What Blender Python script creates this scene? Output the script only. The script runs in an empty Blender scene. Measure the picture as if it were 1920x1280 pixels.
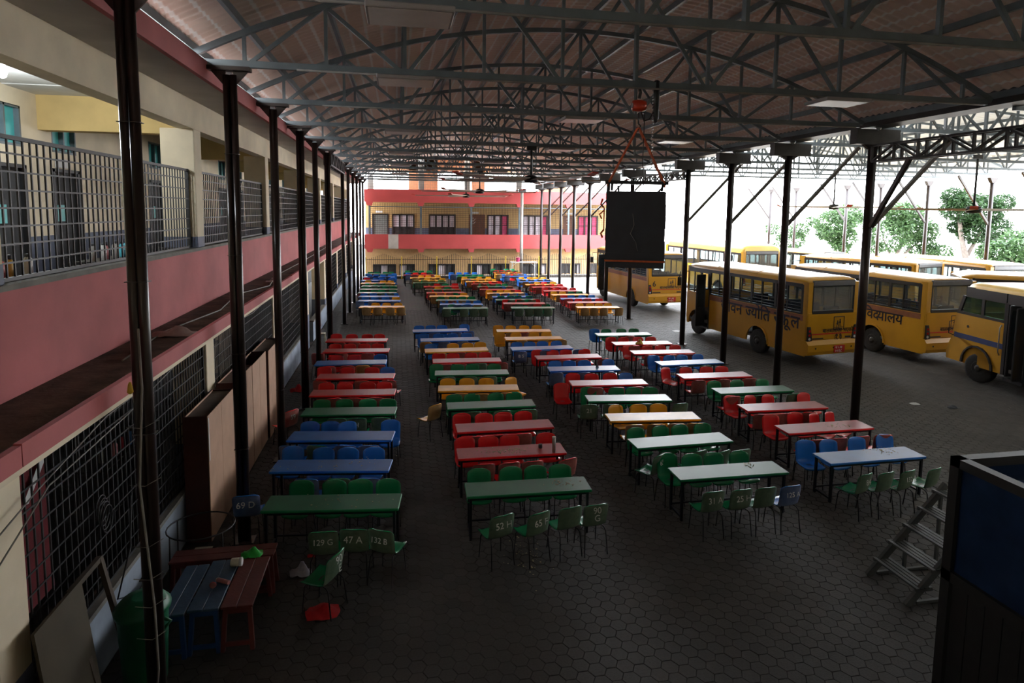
import bpy, bmesh, math, random
import numpy as np
from mathutils import Vector, Matrix
C = bpy.context.scene.collection
SC = bpy.context.scene
PI = math.pi
random.seed(7)
RNG = np.random.default_rng(7)

# ------------------------------------------------------------------ camera, sky, exposure
cam_d = bpy.data.cameras.new('camera')
cam = bpy.data.objects.new('camera', cam_d); C.objects.link(cam)
yaw, pitch, roll = 0.18370, 0.0976, 0.0116
fw = Vector((math.sin(yaw)*math.cos(pitch), math.cos(yaw)*math.cos(pitch), -math.sin(pitch)))
r0 = Vector((math.cos(yaw), -math.sin(yaw), 0)); u0 = r0.cross(fw)
rt = math.cos(roll)*r0 + math.sin(roll)*u0; up = -math.sin(roll)*r0 + math.cos(roll)*u0
cam.matrix_world = Matrix(((rt.x, up.x, -fw.x, 0), (rt.y, up.y, -fw.y, 0), (rt.z, up.z, -fw.z, 5.4), (0, 0, 0, 1)))
cam_d.sensor_width = 36.0; cam_d.lens = 1150.28*36/1920
cam_d.shift_y = -(640-506.78)/1920; cam_d.shift_x = (960-958.95)/1920
cam_d.clip_start = 0.05; cam_d.clip_end = 500
SC.camera = cam
wd = bpy.data.worlds.new('overcast_sky'); SC.world = wd; wd.use_nodes = True
wn = wd.node_tree; bg = wn.nodes['Background']
SKY = 17.0
tc = wn.nodes.new('ShaderNodeTexCoord'); sx = wn.nodes.new('ShaderNodeSeparateXYZ'); rp = wn.nodes.new('ShaderNodeValToRGB')
wn.links.new(tc.outputs['Generated'], sx.inputs[0]); wn.links.new(sx.outputs['Z'], rp.inputs[0])
rp.color_ramp.elements[0].position = 0.0; rp.color_ramp.elements[0].color = (0.95, 0.97, 1.0, 1)
rp.color_ramp.elements[1].position = 1.0; rp.color_ramp.elements[1].color = (0.80, 0.88, 1.0, 1)
wn.links.new(rp.outputs[0], bg.inputs[0]); bg.inputs[1].default_value = SKY
SC.view_settings.view_transform = 'Standard'; SC.view_settings.look = 'None'
SC.view_settings.gamma = 1.0; SC.view_settings.use_curve_mapping = False
SC.view_settings.exposure = 0.0
SC.cycles.max_bounces = 8; SC.cycles.diffuse_bounces = 4; SC.cycles.glossy_bounces = 3
SC.cycles.transmission_bounces = 5; SC.cycles.transparent_max_bounces = 10
SC.cycles.sample_clamp_indirect = 6.0; SC.cycles.use_denoising = True
def lamp(name, loc, power, radius, col):
    l = bpy.data.lights.new(name, 'POINT'); l.energy = power; l.shadow_soft_size = radius; l.color = col
    o = bpy.data.objects.new(name, l); C.objects.link(o); o.location = loc; return o

# ------------------------------------------------------------------ helpers
class MB:
    """collects geometry, then links it as ONE mesh object"""
    def __init__(s): s.v = []; s.f = []; s.m = []; s.sm = []
    def face(s, idx, m=0, smooth=False): s.f.append(idx); s.m.append(m); s.sm.append(smooth)
    def box(s, x0, x1, y0, y1, z0, z1, m=0):
        b = len(s.v)
        s.v += [(x0,y0,z0),(x1,y0,z0),(x1,y1,z0),(x0,y1,z0),(x0,y0,z1),(x1,y0,z1),(x1,y1,z1),(x0,y1,z1)]
        for q in ((0,3,2,1),(4,5,6,7),(0,1,5,4),(1,2,6,5),(2,3,7,6),(3,0,4,7)): s.face([b+i for i in q], m)
        return s
    def bbox(s, x0, x1, y0, y1, z0, z1, c=.01, m=0):
        """box with chamfered vertical and top edges"""
        b = len(s.v); 
        def ring(d, z):
            a = len(s.v); k = c
            s.v.extend([(x0+d+k,y0+d,z),(x1-d-k,y0+d,z),(x1-d,y0+d+k,z),(x1-d,y1-d-k,z),(x1-d-k,y1-d,z),(x0+d+k,y1-d,z),(x0+d,y1-d-k,z),(x0+d,y0+d+k,z)]); return a
        R = [ring(c*.7, z0), ring(0, z0+c), ring(0, z1-c), ring(c*.7, z1)]
        for a, d in zip(R, R[1:]):
            for i in range(8): j = (i+1) % 8; s.face([a+i, a+j, d+j, d+i], m)
        s.face([R[0]+i for i in range(7,-1,-1)], m); s.face([R[-1]+i for i in range(8)], m)
        return s
    def beam(s, p, q, w, h, m=0, up=(0,0,1)):
        p = Vector(p); q = Vector(q); d = (q-p).normalized(); U = Vector(up)
        if abs(d.dot(U)) > .98: U = Vector((0,1,0))
        a = d.cross(U).normalized()*(w/2); b_ = a.cross(d).normalized()*(h/2); i = len(s.v)
        for e in (p, q):
            for sa, sb in ((-1,-1),(1,-1),(1,1),(-1,1)): s.v.append(tuple(e+a*sa+b_*sb))
        for k in range(4): j = (k+1) % 4; s.face([i+k, i+j, i+4+j, i+4+k], m)
        s.face([i+3,i+2,i+1,i], m); s.face([i+4,i+5,i+6,i+7], m)
        return s
    def tube(s, pts, r, n=8, m=0, cap=True, smooth=True):
        pts = [Vector(p) for p in pts]; rr = r if isinstance(r, (list, tuple)) else [r]*len(pts)
        base = len(s.v); prev = None
        for i, p in enumerate(pts):
            if i == 0: d = pts[1]-p
            elif i == len(pts)-1: d = p-pts[i-1]
            else: d = (pts[i+1]-p).normalized()+(p-pts[i-1]).normalized()
            d.normalize()
            if prev is None:
                a = d.orthogonal().normalized()
            else:
                a = prev-d*prev.dot(d)
                a = a.normalized() if a.length > 1e-6 else d.orthogonal().normalized()
            prev = a; b = d.cross(a)
            for k in range(n):
                t = 2*PI*k/n; s.v.append(tuple(p+a*(rr[i]*math.cos(t))+b*(rr[i]*math.sin(t))))
        for i in range(len(pts)-1):
            for k in range(n):
                j = (k+1) % n; s.face([base+i*n+k, base+i*n+j, base+(i+1)*n+j, base+(i+1)*n+k], m, smooth)
        if cap:
            s.face([base+k for k in range(n-1,-1,-1)], m); e = base+(len(pts)-1)*n; s.face([e+k for k in range(n)], m)
        return s
    def lathe(s, prof, n=12, m=0, at=(0,0,0), axis='z'):
        base = len(s.v)
        for r, h in prof:
            for k in range(n):
                t = 2*PI*k/n; a, b = r*math.cos(t), r*math.sin(t)
                p = (a, b, h) if axis == 'z' else ((h, a, b) if axis == 'x' else (b, h, a))
                s.v.append((p[0]+at[0], p[1]+at[1], p[2]+at[2]))
        for i in range(len(prof)-1):
            for k in range(n):
                j = (k+1) % n; s.face([base+i*n+k, base+i*n+j, base+(i+1)*n+j, base+(i+1)*n+k], m, True)
        s.face([base+k for k in range(n-1,-1,-1)], m); e = base+(len(prof)-1)*n; s.face([e+k for k in range(n)], m)
        return s
    def prism(s, poly, axis, a0, a1, m=0):
        """extrude a 2-D outline along an axis; poly in the other two coordinates"""
        def P(p, a):
            return {'x': (a, p[0], p[1]), 'y': (p[0], a, p[1]), 'z': (p[0], p[1], a)}[axis]
        b = len(s.v); n = len(poly)
        s.v += [P(p, a0) for p in poly]+[P(p, a1) for p in poly]
        for i in range(n): j = (i+1) % n; s.face([b+i, b+j, b+n+j, b+n+i], m)
        s.face([b+i for i in range(n-1,-1,-1)], m); s.face([b+n+i for i in range(n)], m)
        return s
    def grid(s, P, m=0, smooth=True):
        """P[i][j] points"""
        b = len(s.v); r, c = len(P), len(P[0])
        for row in P: s.v += [tuple(p) for p in row]
        for i in range(r-1):
            for j in range(c-1): s.face([b+i*c+j, b+i*c+j+1, b+(i+1)*c+j+1, b+(i+1)*c+j], m, smooth)
        return s
    def mesh(s, name, mats):
        me = bpy.data.meshes.new(name); me.from_pydata([tuple(v) for v in s.v], [], s.f)
        for m in (mats if isinstance(mats, (list, tuple)) else [mats]): me.materials.append(m)
        me.polygons.foreach_set('material_index', s.m); me.polygons.foreach_set('use_smooth', s.sm)
        me.validate(); me.update()
        bm = bmesh.new(); bm.from_mesh(me); bmesh.ops.recalc_face_normals(bm, faces=bm.faces); bm.to_mesh(me); bm.free()
        return me
    def obj(s, name, mats, parent=None, loc=None, kind=None):
        return link(name, s.mesh(name, mats), parent, loc, kind)

def link(name, me, parent=None, loc=None, kind=None, rotz=0):
    o = bpy.data.objects.new(name, me); C.objects.link(o)
    if parent: o.parent = parent
    if loc: o.location = loc
    if rotz: o.rotation_euler = (0, 0, rotz)
    if kind: o['kind'] = kind
    return o
USED = {}
def tag(o, label, cat, group=None):
    o['label'] = label; o['category'] = cat
    if group: o['group'] = group
    USED.setdefault(label, []).append(o.name)
    return o
def thing(name, label, cat, loc=(0,0,0), rotz=0, group=None):
    o = bpy.data.objects.new(name, None); C.objects.link(o); o.empty_display_size = .1
    o.location = loc; o.rotation_euler = (0, 0, rotz); return tag(o, label, cat, group)
def dup(root, loc, rotz, label, group=None):
    r = root.copy(); C.objects.link(r); r.location = loc; r.rotation_euler = (0, 0, rotz)
    tag(r, label, r['category'], group)
    for ch in list(root.children):
        c = ch.copy(); C.objects.link(c); c.parent = r
        for g in ch.children:
            d = g.copy(); C.objects.link(d); d.parent = c
    return r
ORD = ['first','second','third','fourth','fifth','sixth','seventh','eighth','ninth','tenth','eleventh','twelfth','thirteenth','fourteenth','fifteenth']

MATS = {}
def mat(name, col, rough=.5, metal=0., var=.12, scale=6., bump=0., col2=None, spec=.5, emit=None, alpha=None, patch=None, coat=0.):
    """procedural principled material: noise mottling, optional second colour in patches, optional bump"""
    if name in MATS: return MATS[name]
    m = bpy.data.materials.new(name); m.use_nodes = True; nt = m.node_tree; N = nt.nodes; L = nt.links
    p = N['Principled BSDF']; p.inputs['Roughness'].default_value = rough; p.inputs['Metallic'].default_value = metal
    p.inputs['Specular IOR Level'].default_value = spec
    if coat: p.inputs['Coat Weight'].default_value = coat; p.inputs['Coat Roughness'].default_value = .15
    t = N.new('ShaderNodeTexCoord'); n = N.new('ShaderNodeTexNoise'); n.inputs['Scale'].default_value = scale; n.inputs['Detail'].default_value = 5
    L.new(t.outputs['Object'], n.inputs['Vector'])
    r = N.new('ShaderNodeValToRGB'); e = r.color_ramp.elements
    a = [max(0, c*(1-var)) for c in col]; b = [min(1, c*(1+var)) for c in (col2 or col)]
    lo, hi = patch or (.3, .7)
    e[0].position = lo; e[1].position = hi; e[0].color = (*a, 1); e[1].color = (*b, 1)
    L.new(n.outputs['Fac'], r.inputs[0]); L.new(r.outputs[0], p.inputs['Base Color'])
    if bump:
        bn = N.new('ShaderNodeBump'); bn.inputs['Strength'].default_value = bump; bn.inputs['Distance'].default_value = .02
        n2 = N.new('ShaderNodeTexNoise'); n2.inputs['Scale'].default_value = scale*6; n2.inputs['Detail'].default_value = 4
        L.new(t.outputs['Object'], n2.inputs['Vector']); L.new(n2.outputs['Fac'], bn.inputs['Height']); L.new(bn.outputs[0], p.inputs['Normal'])
    if emit: p.inputs['Emission Color'].default_value = (*emit[0], 1); p.inputs['Emission Strength'].default_value = emit[1]
    if alpha is not None: p.inputs['Alpha'].default_value = alpha
    MATS[name] = m; return m
def glass(name, tint, rough=.05, mixf=.75, base=None):
    """thin window pane: mostly see-through, partly mirror"""
    if name in MATS: return MATS[name]
    m = bpy.data.materials.new(name); m.use_nodes = True; nt = m.node_tree; N = nt.nodes; L = nt.links; N.clear()
    o = N.new('ShaderNodeOutputMaterial'); mx = N.new('ShaderNodeMixShader'); tr = N.new('ShaderNodeBsdfTransparent'); pr = N.new('ShaderNodeBsdfPrincipled')
    nz = N.new('ShaderNodeTexNoise'); nz.inputs['Scale'].default_value = 2; rr = N.new('ShaderNodeMapRange')
    rr.inputs['To Min'].default_value = rough; rr.inputs['To Max'].default_value = rough+.06
    L.new(nz.outputs['Fac'], rr.inputs['Value']); L.new(rr.outputs[0], pr.inputs['Roughness'])
    tr.inputs[0].default_value = (*tint, 1); pr.inputs['Base Color'].default_value = (*(base or [c*.15 for c in tint]), 1)
    mx.inputs[0].default_value = 1-mixf
    L.new(tr.outputs[0], mx.inputs[1]); L.new(pr.outputs[0], mx.inputs[2]); L.new(mx.outputs[0], o.inputs[0])
    MATS[name] = m; return m

M = dict(
 pink=mat('pink_paint', (.44,.118,.118), .75, var=.15, scale=1.2, bump=.15),
 pinkfar=mat('rose_paint_far', (.52,.075,.075), .75, var=.1, scale=.8),
 cream=mat('cream_paint', (.74,.64,.47), .8, var=.12, scale=1.5, bump=.1),
 creamdark=mat('ochre_paint', (.58,.42,.17), .8, var=.12, scale=2),
 soffit=mat('grey_plaster', (.50,.47,.43), .85, var=.15, scale=1.2),
 white=mat('white_plaster', (.62,.62,.60), .8, var=.06),
 bluegrey=mat('blue_grey_paint', (.10,.12,.18), .6, var=.15, scale=3),
 creamfar=mat('ochre_cream_far', (.50,.33,.14), .8, var=.1, scale=1.5),
 plinth=mat('pale_blue_plaster', (.26,.31,.38), .7, var=.3, scale=1.4, bump=.1),
 coping=mat('grey_coping', (.17,.16,.14), .8, var=.25, scale=4),
 dirt=mat('dirty_ledge', (.045,.03,.02), .95, var=.5, scale=3, bump=.4, col2=(.09,.06,.04)),
 concrete=mat('dark_concrete', (.10,.095,.09), .8, var=.2, scale=2),
 blacksteel=mat('black_bar', (.012,.012,.013), .5, .0, var=.2),
 brownsteel=mat('brown_black_paint', (.022,.013,.011), .28, .1, var=.25, scale=4),
 greysteel=mat('blue_grey_steel', (.13,.16,.175), .42, .1, var=.2, scale=3),
 darksteel=mat('dark_grey_steel', (.045,.043,.042), .45, .3, var=.2),
 chair_leg=mat('black_tube', (.03,.03,.032), .3, .6, var=.1),
 table_leg=mat('table_leg_paint', (.012,.013,.02), .4, .2, var=.2),
 rubber=mat('tyre_rubber', (.02,.019,.018), .85, var=.3, scale=8, bump=.2),
 hub=mat('wheel_hub', (.045,.042,.04), .6, .4, var=.3, scale=9),
 busy=mat('bus_yellow', (.50,.245,.010), .33, var=.10, scale=1.1, coat=.3),
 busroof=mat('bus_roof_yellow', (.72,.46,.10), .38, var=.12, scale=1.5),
 busbrown=mat('bus_brown_stripe', (.22,.075,.03), .5, var=.15),
 busblack=mat('bus_black_trim', (.012,.012,.014), .4, var=.15),
 busgrey=mat('bus_grey_visor', (.09,.09,.095), .4, var=.15),
 businside=mat('bus_interior', (.16,.15,.14), .8, var=.15),
 busseat=mat('bus_seat_cloth', (.03,.035,.06), .9, var=.3, scale=12),
 red=mat('red_paint', (.45,.015,.015), .5, var=.1),
 lens_red=mat('red_lens', (.35,.01,.01), .2, var=.1),
 lens_white=mat('white_lens', (.6,.6,.6), .2, var=.1),
 letter=mat('blue_black_lettering', (.012,.012,.03), .5, var=.1),
 letter_white=mat('white_lettering', (.75,.72,.70), .6, var=.1),
 chalk=mat('white_chalk_paint', (.72,.74,.71), .9, var=.2, scale=30),
 blue=mat('blue_paint', (.02,.08,.25), .4, var=.2),
 plywood=mat('pale_plywood', (.42,.25,.16), .6, var=.14, scale=2.2, bump=.08),
 cabred=mat('red_brown_laminate', (.06,.015,.010), .5, var=.2, scale=3),
 cabtop=mat('dusty_cabinet_top', (.15,.11,.085), .85, var=.3, scale=3),
 benchblue=mat('worn_blue_wood', (.035,.075,.13), .55, var=.25, scale=4, bump=.15),
 benchblue2=mat('blue_bench_leg', (.008,.05,.17), .5, var=.2, scale=4),
 benchred=mat('worn_red_wood', (.12,.025,.02), .55, var=.25, scale=4, bump=.15),
 bin=mat('green_bin_plastic', (.01,.12,.055), .45, var=.15, scale=3),
 greenbag=mat('green_bag_plastic', (.03,.42,.06), .3, var=.2, scale=9),
 redcloth=mat('red_cloth', (.5,.012,.015), .75, var=.25, scale=8),
 whitecloth=mat('white_cloth', (.6,.6,.6), .8, var=.1),
 jar=mat('cream_jar_plastic', (.55,.52,.40), .5, var=.1),
 pinkwood=mat('pink_rubber', (.35,.13,.12), .7, var=.15),
 board=mat('brown_hardboard', (.055,.042,.022), .8, var=.2, scale=2),
 boothsteel=mat('booth_dark_paint', (.018,.018,.018), .55, .1, var=.2),
 boothglass=mat('dark_blue_panel', (.012,.03,.085), .25, var=.35, scale=2.5),
 bluefabric=mat('blue_carpet', (.02,.06,.2), .95, var=.3, scale=30, bump=.3),
 stair=mat('grey_painted_step', (.085,.092,.09), .6, var=.2, scale=5),
 speaker=mat('black_speaker_paint', (.022,.026,.037), .55, var=.2, scale=4),
 orange=mat('orange_strap', (.55,.10,.02), .6, var=.15, scale=12),
 hoistred=mat('red_hoist_paint', (.5,.04,.015), .35, var=.1),
 chain=mat('chain_steel', (.35,.34,.33), .35, .8, var=.1),
 panelw=mat('lamp_panel_white', (.30,.28,.27), .6, var=.05),
 fanblade=mat('fan_blade_grey', (.5,.44,.37), .5, .2, var=.1),
 brownwood=mat('brown_door', (.13,.05,.025), .6, var=.2, scale=3),
 greydoor=mat('grey_shutter_door', (.13,.14,.13), .6, var=.1),
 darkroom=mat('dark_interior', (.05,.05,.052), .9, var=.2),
 whitepane=mat('sky_white_pane', (.78,.72,.78), .3, var=.2, scale=2),  # white pane colour, raised to hold sky glow and reflection
 pinkpane=mat('pink_curtain', (.6,.06,.16), .8, var=.25, scale=3),
 cyanpane=mat('cyan_pane', (.06,.42,.42), .35, var=.1),
 bark=mat('grey_bark', (.16,.13,.11), .9, var=.3, scale=6, bump=.4),
 cable=mat('grey_cable', (.22,.21,.19), .6, var=.2),
 food=mat('rice_crumbs', (.55,.48,.30), .9, var=.2),
 paper=mat('white_paper', (.62,.62,.62), .8, var=.06),
 yellowp=mat('yellow_paint', (.6,.42,.03), .5, var=.15),
)
# ------------------------------------------------------------------ special materials
def floor_far_mat():
    m = bpy.data.materials.new('paver_ground_far'); m.use_nodes = True; nt = m.node_tree; N = nt.nodes; L = nt.links; p = N['Principled BSDF']
    t = N.new('ShaderNodeTexCoord'); v = N.new('ShaderNodeTexVoronoi'); v.feature = 'F1'; v.inputs['Scale'].default_value = 4.6; v.inputs['Randomness'].default_value = .25
    n = N.new('ShaderNodeTexNoise'); n.inputs['Scale'].default_value = .5; n.inputs['Detail'].default_value = 6
    L.new(t.outputs['Object'], v.inputs['Vector']); L.new(t.outputs['Object'], n.inputs['Vector'])
    r = N.new('ShaderNodeValToRGB'); r.color_ramp.elements[0].position = .3; r.color_ramp.elements[1].position = .75
    r.color_ramp.elements[0].color = (.034,.029,.024,1); r.color_ramp.elements[1].color = (.060,.052,.043,1)
    L.new(n.outputs['Fac'], r.inputs[0])
    mx = N.new('ShaderNodeMixRGB'); mx.blend_type = 'MULTIPLY'; mx.inputs[0].default_value = .35
    L.new(r.outputs[0], mx.inputs[1]); L.new(v.outputs['Color'], mx.inputs[2]); L.new(mx.outputs[0], p.inputs['Base Color'])
    b = N.new('ShaderNodeBump'); b.inputs['Strength'].default_value = .5; b.inputs['Distance'].default_value = .02
    L.new(v.outputs['Distance'], b.inputs['Height']); L.new(b.outputs[0], p.inputs['Normal']); p.inputs['Roughness'].default_value = .66
    return m
def paver_mat():
    m = bpy.data.materials.new('paver_concrete'); m.use_nodes = True; nt = m.node_tree; N = nt.nodes; L = nt.links; p = N['Principled BSDF']
    g = N.new('ShaderNodeNewGeometry'); n = N.new('ShaderNodeTexNoise'); n.inputs['Scale'].default_value = .6; n.inputs['Detail'].default_value = 7
    L.new(g.outputs['Position'], n.inputs['Vector'])
    r = N.new('ShaderNodeValToRGB'); r.color_ramp.elements[0].position = .3; r.color_ramp.elements[1].position = .75
    r.color_ramp.elements[0].color = (.036,.032,.028,1); r.color_ramp.elements[1].color = (.064,.058,.051,1)
    n2 = N.new('ShaderNodeTexNoise'); n2.inputs['Scale'].default_value = 40; L.new(g.outputs['Position'], n2.inputs['Vector'])
    mx = N.new('ShaderNodeMixRGB'); mx.blend_type = 'OVERLAY'; mx.inputs[0].default_value = .35
    L.new(n.outputs['Fac'], r.inputs[0]); L.new(r.outputs[0], mx.inputs[1]); L.new(n2.outputs['Fac'], mx.inputs[2])
    v = N.new('ShaderNodeMixRGB'); v.blend_type = 'MULTIPLY'; v.inputs[0].default_value = .3
    L.new(mx.outputs[0], v.inputs[1]); L.new(g.outputs['Random Per Island'], v.inputs[2]); L.new(v.outputs[0], p.inputs['Base Color'])
    b = N.new('ShaderNodeBump'); b.inputs['Strength'].default_value = .3; b.inputs['Distance'].default_value = .01
    L.new(n2.outputs['Fac'], b.inputs['Height']); L.new(b.outputs[0], p.inputs['Normal']); p.inputs['Roughness'].default_value = .72
    return m
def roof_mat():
    """underside of curved corrugated steel: brownish paint, paler crimp lines running lengthways"""
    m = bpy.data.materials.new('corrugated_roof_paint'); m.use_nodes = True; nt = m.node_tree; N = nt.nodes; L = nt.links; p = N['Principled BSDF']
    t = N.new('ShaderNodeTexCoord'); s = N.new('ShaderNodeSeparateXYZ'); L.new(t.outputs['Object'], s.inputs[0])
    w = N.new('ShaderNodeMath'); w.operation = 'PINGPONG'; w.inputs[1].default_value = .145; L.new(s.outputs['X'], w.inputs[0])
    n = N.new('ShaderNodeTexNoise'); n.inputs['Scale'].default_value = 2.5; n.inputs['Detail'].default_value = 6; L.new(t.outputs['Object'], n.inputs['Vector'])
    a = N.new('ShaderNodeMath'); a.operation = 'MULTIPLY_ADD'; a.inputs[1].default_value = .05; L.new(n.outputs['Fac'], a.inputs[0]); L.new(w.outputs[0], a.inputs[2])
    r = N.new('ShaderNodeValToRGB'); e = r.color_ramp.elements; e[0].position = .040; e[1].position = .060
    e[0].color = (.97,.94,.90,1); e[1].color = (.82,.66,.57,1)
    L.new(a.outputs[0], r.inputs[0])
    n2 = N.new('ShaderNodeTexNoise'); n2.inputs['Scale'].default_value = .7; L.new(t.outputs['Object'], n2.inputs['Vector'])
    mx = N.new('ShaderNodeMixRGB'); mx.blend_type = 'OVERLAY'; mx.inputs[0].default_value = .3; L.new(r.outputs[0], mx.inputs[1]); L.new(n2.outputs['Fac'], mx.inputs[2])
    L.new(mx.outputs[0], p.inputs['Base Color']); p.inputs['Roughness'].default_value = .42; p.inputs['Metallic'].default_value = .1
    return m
def roof2_mat():
    """pale fibreglass sheet that lets part of the daylight through"""
    m = bpy.data.materials.new('pale_translucent_roof'); m.use_nodes = True; nt = m.node_tree; N = nt.nodes; L = nt.links; N.clear()
    o = N.new('ShaderNodeOutputMaterial'); mx = N.new('ShaderNodeMixShader'); d = N.new('ShaderNodeBsdfDiffuse'); tr = N.new('ShaderNodeBsdfTranslucent')
    n = N.new('ShaderNodeTexNoise'); n.inputs['Scale'].default_value = 1.2; r = N.new('ShaderNodeValToRGB')
    r.color_ramp.elements[0].color = (.54,.53,.46,1); r.color_ramp.elements[1].color = (.68,.67,.60,1)
    L.new(n.outputs['Fac'], r.inputs[0]); L.new(r.outputs[0], d.inputs[0]); L.new(r.outputs[0], tr.inputs[0])
    mx.inputs[0].default_value = .045; L.new(d.outputs[0], mx.inputs[1]); L.new(tr.outputs[0], mx.inputs[2]); L.new(mx.outputs[0], o.inputs[0])
    return m
def leaf_mat(name, c1, c2):
    m = bpy.data.materials.new(name); m.use_nodes = True; nt = m.node_tree; N = nt.nodes; L = nt.links; N.clear()
    o = N.new('ShaderNodeOutputMaterial'); mx = N.new('ShaderNodeMixShader'); d = N.new('ShaderNodeBsdfPrincipled'); tr = N.new('ShaderNodeBsdfTranslucent')
    g = N.new('ShaderNodeNewGeometry'); r = N.new('ShaderNodeValToRGB'); r.color_ramp.elements[0].color = (*c1,1); r.color_ramp.elements[1].color = (*c2,1)
    L.new(g.outputs['Random Per Island'], r.inputs[0]); L.new(r.outputs[0], d.inputs['Base Color']); L.new(r.outputs[0], tr.inputs[0]); d.inputs['Roughness'].default_value = .4
    mx.inputs[0].default_value = .5; L.new(d.outputs[0], mx.inputs[1]); L.new(tr.outputs[0], mx.inputs[2]); L.new(mx.outputs[0], o.inputs[0])
    return m
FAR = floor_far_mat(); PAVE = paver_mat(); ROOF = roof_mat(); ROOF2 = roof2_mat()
def struct(name, b, m, parent=None): return b.obj(name, m, parent, kind='structure' if not parent else None)

# ------------------------------------------------------------------ ground
gb = MB(); gb.box(-8, 75, -4, 95, -.30, -.035)
floor = struct('floor', gb, mat('joint_sand', (.03,.027,.024), .9, var=.2, scale=8))
oc = MB(); oc.box(31.5, 75, -4, 95, -.034, -.001); oc.box(-3.4, 31.5, 50.0, 95, -.034, -.001); oc.box(11.8, 31.5, 39.0, 50.0, -.034, -.001); oc.obj('outside_ground', mat('daylight_pale_ground', (.66,.63,.58), .8, var=.1, scale=.6), floor)  # same ground; strong daylight put into the paler colour, bouncing up to the roof
ff = MB(); ff.box(-3.4, 31.5, 33.0, 39.0, -.034, 0); ff.box(-3.4, 11.8, 39.0, 50.0, -.034, 0); ff.box(24.0, 31.5, -4, 33.0, -.034, 0); ff.box(-3.4, 24.0, -4, 4.6, -.034, 0); ff.box(-8, -3.4, -4, 95, -.034, -.002)
ff.obj('paved_surface', FAR, floor)
def hexs(cx, cy, r=.1165, tilt=True):
    n = len(cx); ang = np.arange(6)*PI/3
    o = np.stack([np.cos(ang), np.sin(ang)], -1)
    dz = RNG.uniform(-.004, .0, n); tx = RNG.normal(0, .006, n); ty = RNG.normal(0, .006, n)
    V = np.empty((n, 18, 3))
    for k, (s, z) in enumerate(((.985, -.034), (.98, -.006), (.945, 0.))):
        xy = o*r*s
        V[:, k*6:(k+1)*6, 0] = cx[:, None]+xy[:, 0]; V[:, k*6:(k+1)*6, 1] = cy[:, None]+xy[:, 1]
        V[:, k*6:(k+1)*6, 2] = z+dz[:, None]+(tx[:, None]*xy[:, 0]+ty[:, None]*xy[:, 1] if k else 0)
    F = []
    for k in (0, 6):
        for i in range(6): F.append((k+i, k+(i+1) % 6, k+6+(i+1) % 6, k+6+i))
    return V, F
def np_mesh(name, V, quads, hexa, mats):
    n, k, _ = V.shape; me = bpy.data.meshes.new(name); me.vertices.add(n*k); me.vertices.foreach_set('co', V.reshape(-1))
    q = np.array(quads); h = np.array(hexa); off = (np.arange(n)*k)[:, None, None]
    li = np.concatenate([(q[None]+off).reshape(n, -1), (h[None]+off).reshape(n, -1)], 1).reshape(-1)
    per = np.array([4]*len(q)+[6]*len(h)); tot = np.tile(per, n); st = np.concatenate([[0], np.cumsum(tot)[:-1]])
    me.loops.add(len(li)); me.loops.foreach_set('vertex_index', li.astype(np.int32))
    me.polygons.add(len(tot)); me.polygons.foreach_set('loop_start', st.astype(np.int32)); me.polygons.foreach_set('loop_total', tot.astype(np.int32))
    me.polygons.foreach_set('use_smooth', np.zeros(len(tot), bool)); me.materials.append(mats); me.update(calc_edges=True); me.validate(); return me
r = .1165; px, py = 1.5*r, math.sqrt(3)*r
gx, gy = np.meshgrid(np.arange(-3.30, 24.0, px), np.arange(4.65, 32.95, py), indexing='ij')
gy = gy+(np.arange(gx.shape[0]) % 2)[:, None]*py/2
gx, gy = gx.ravel(), gy.ravel()
# the 300 that show largest: the nearest open ground in view
dist = np.hypot(gx-1.6, (gy-5.2)*1.0); near = (gx > -1.6) & (gx < 5.0) & (gy > 5.5)
idx = np.argsort(np.where(near, np.hypot(gx-1.8, gy-5.0), 1e9))[:296]
rest = np.ones(len(gx), bool); rest[idx] = False
V, F = hexs(gx[rest], gy[rest]); me = np_mesh('pavers', V, F, [(12,13,14,15,16,17)], PAVE)
link('pavers', me, floor, kind='stuff')
pv = []
for k in range(6):
    V, F = hexs(np.zeros(1), np.zeros(1)); pv.append(np_mesh('paver', V, F, [(12,13,14,15,16,17)], PAVE))
for i in idx: link('paver', pv[i % 6], floor, loc=(float(gx[i]), float(gy[i]), 0))

# ------------------------------------------------------------------ the caged school building along the left
Y0, Y1 = -1.0, 49.2
wl = MB(); wl.box(-3.75, -3.60, Y0, Y1, 3.40, 4.60); struct('wall_left', wl, M['pink'])
b = MB(); b.box(-3.80, -3.56, Y0, Y1, 4.60, 4.655); struct('trim_1', b, M['coping'])
b = MB(); b.box(-3.60, -2.84, Y0, Y1, 3.44, 3.57)
led = struct('trim_2', b, M['dirt'])
k = 0; y = Y0
while y < Y1:      # fascia of the ledge, cast in lengths
    y2 = min(y+6.05, Y1); b = MB(); b.box(-2.85, -2.79, y+.006, y2-.006, 3.43, 3.60+.012*math.sin(k*2.1)); b.obj('fascia', M['pink'], led); y = y2; k += 1
b = MB(); b.box(-2.90, -2.81, Y0, Y1, 3.37, 3.43); b.obj('drip_edge', M['cream'], led)
b = MB(); b.box(-6.3, -3.4, Y0, Y1, 3.36, 3.44); struct('ceiling_2', b, M['soffit'])
b = MB(); b.box(-6.25, -3.75, Y0, Y1, 3.44, 3.62); struct('floor_2', b, M['concrete'])
b = MB(); b.box(-6.25, -2.84, Y0, Y1, 7.30, 7.55); sof = struct('ceiling_3', b, M['soffit'])
y = Y0
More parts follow.
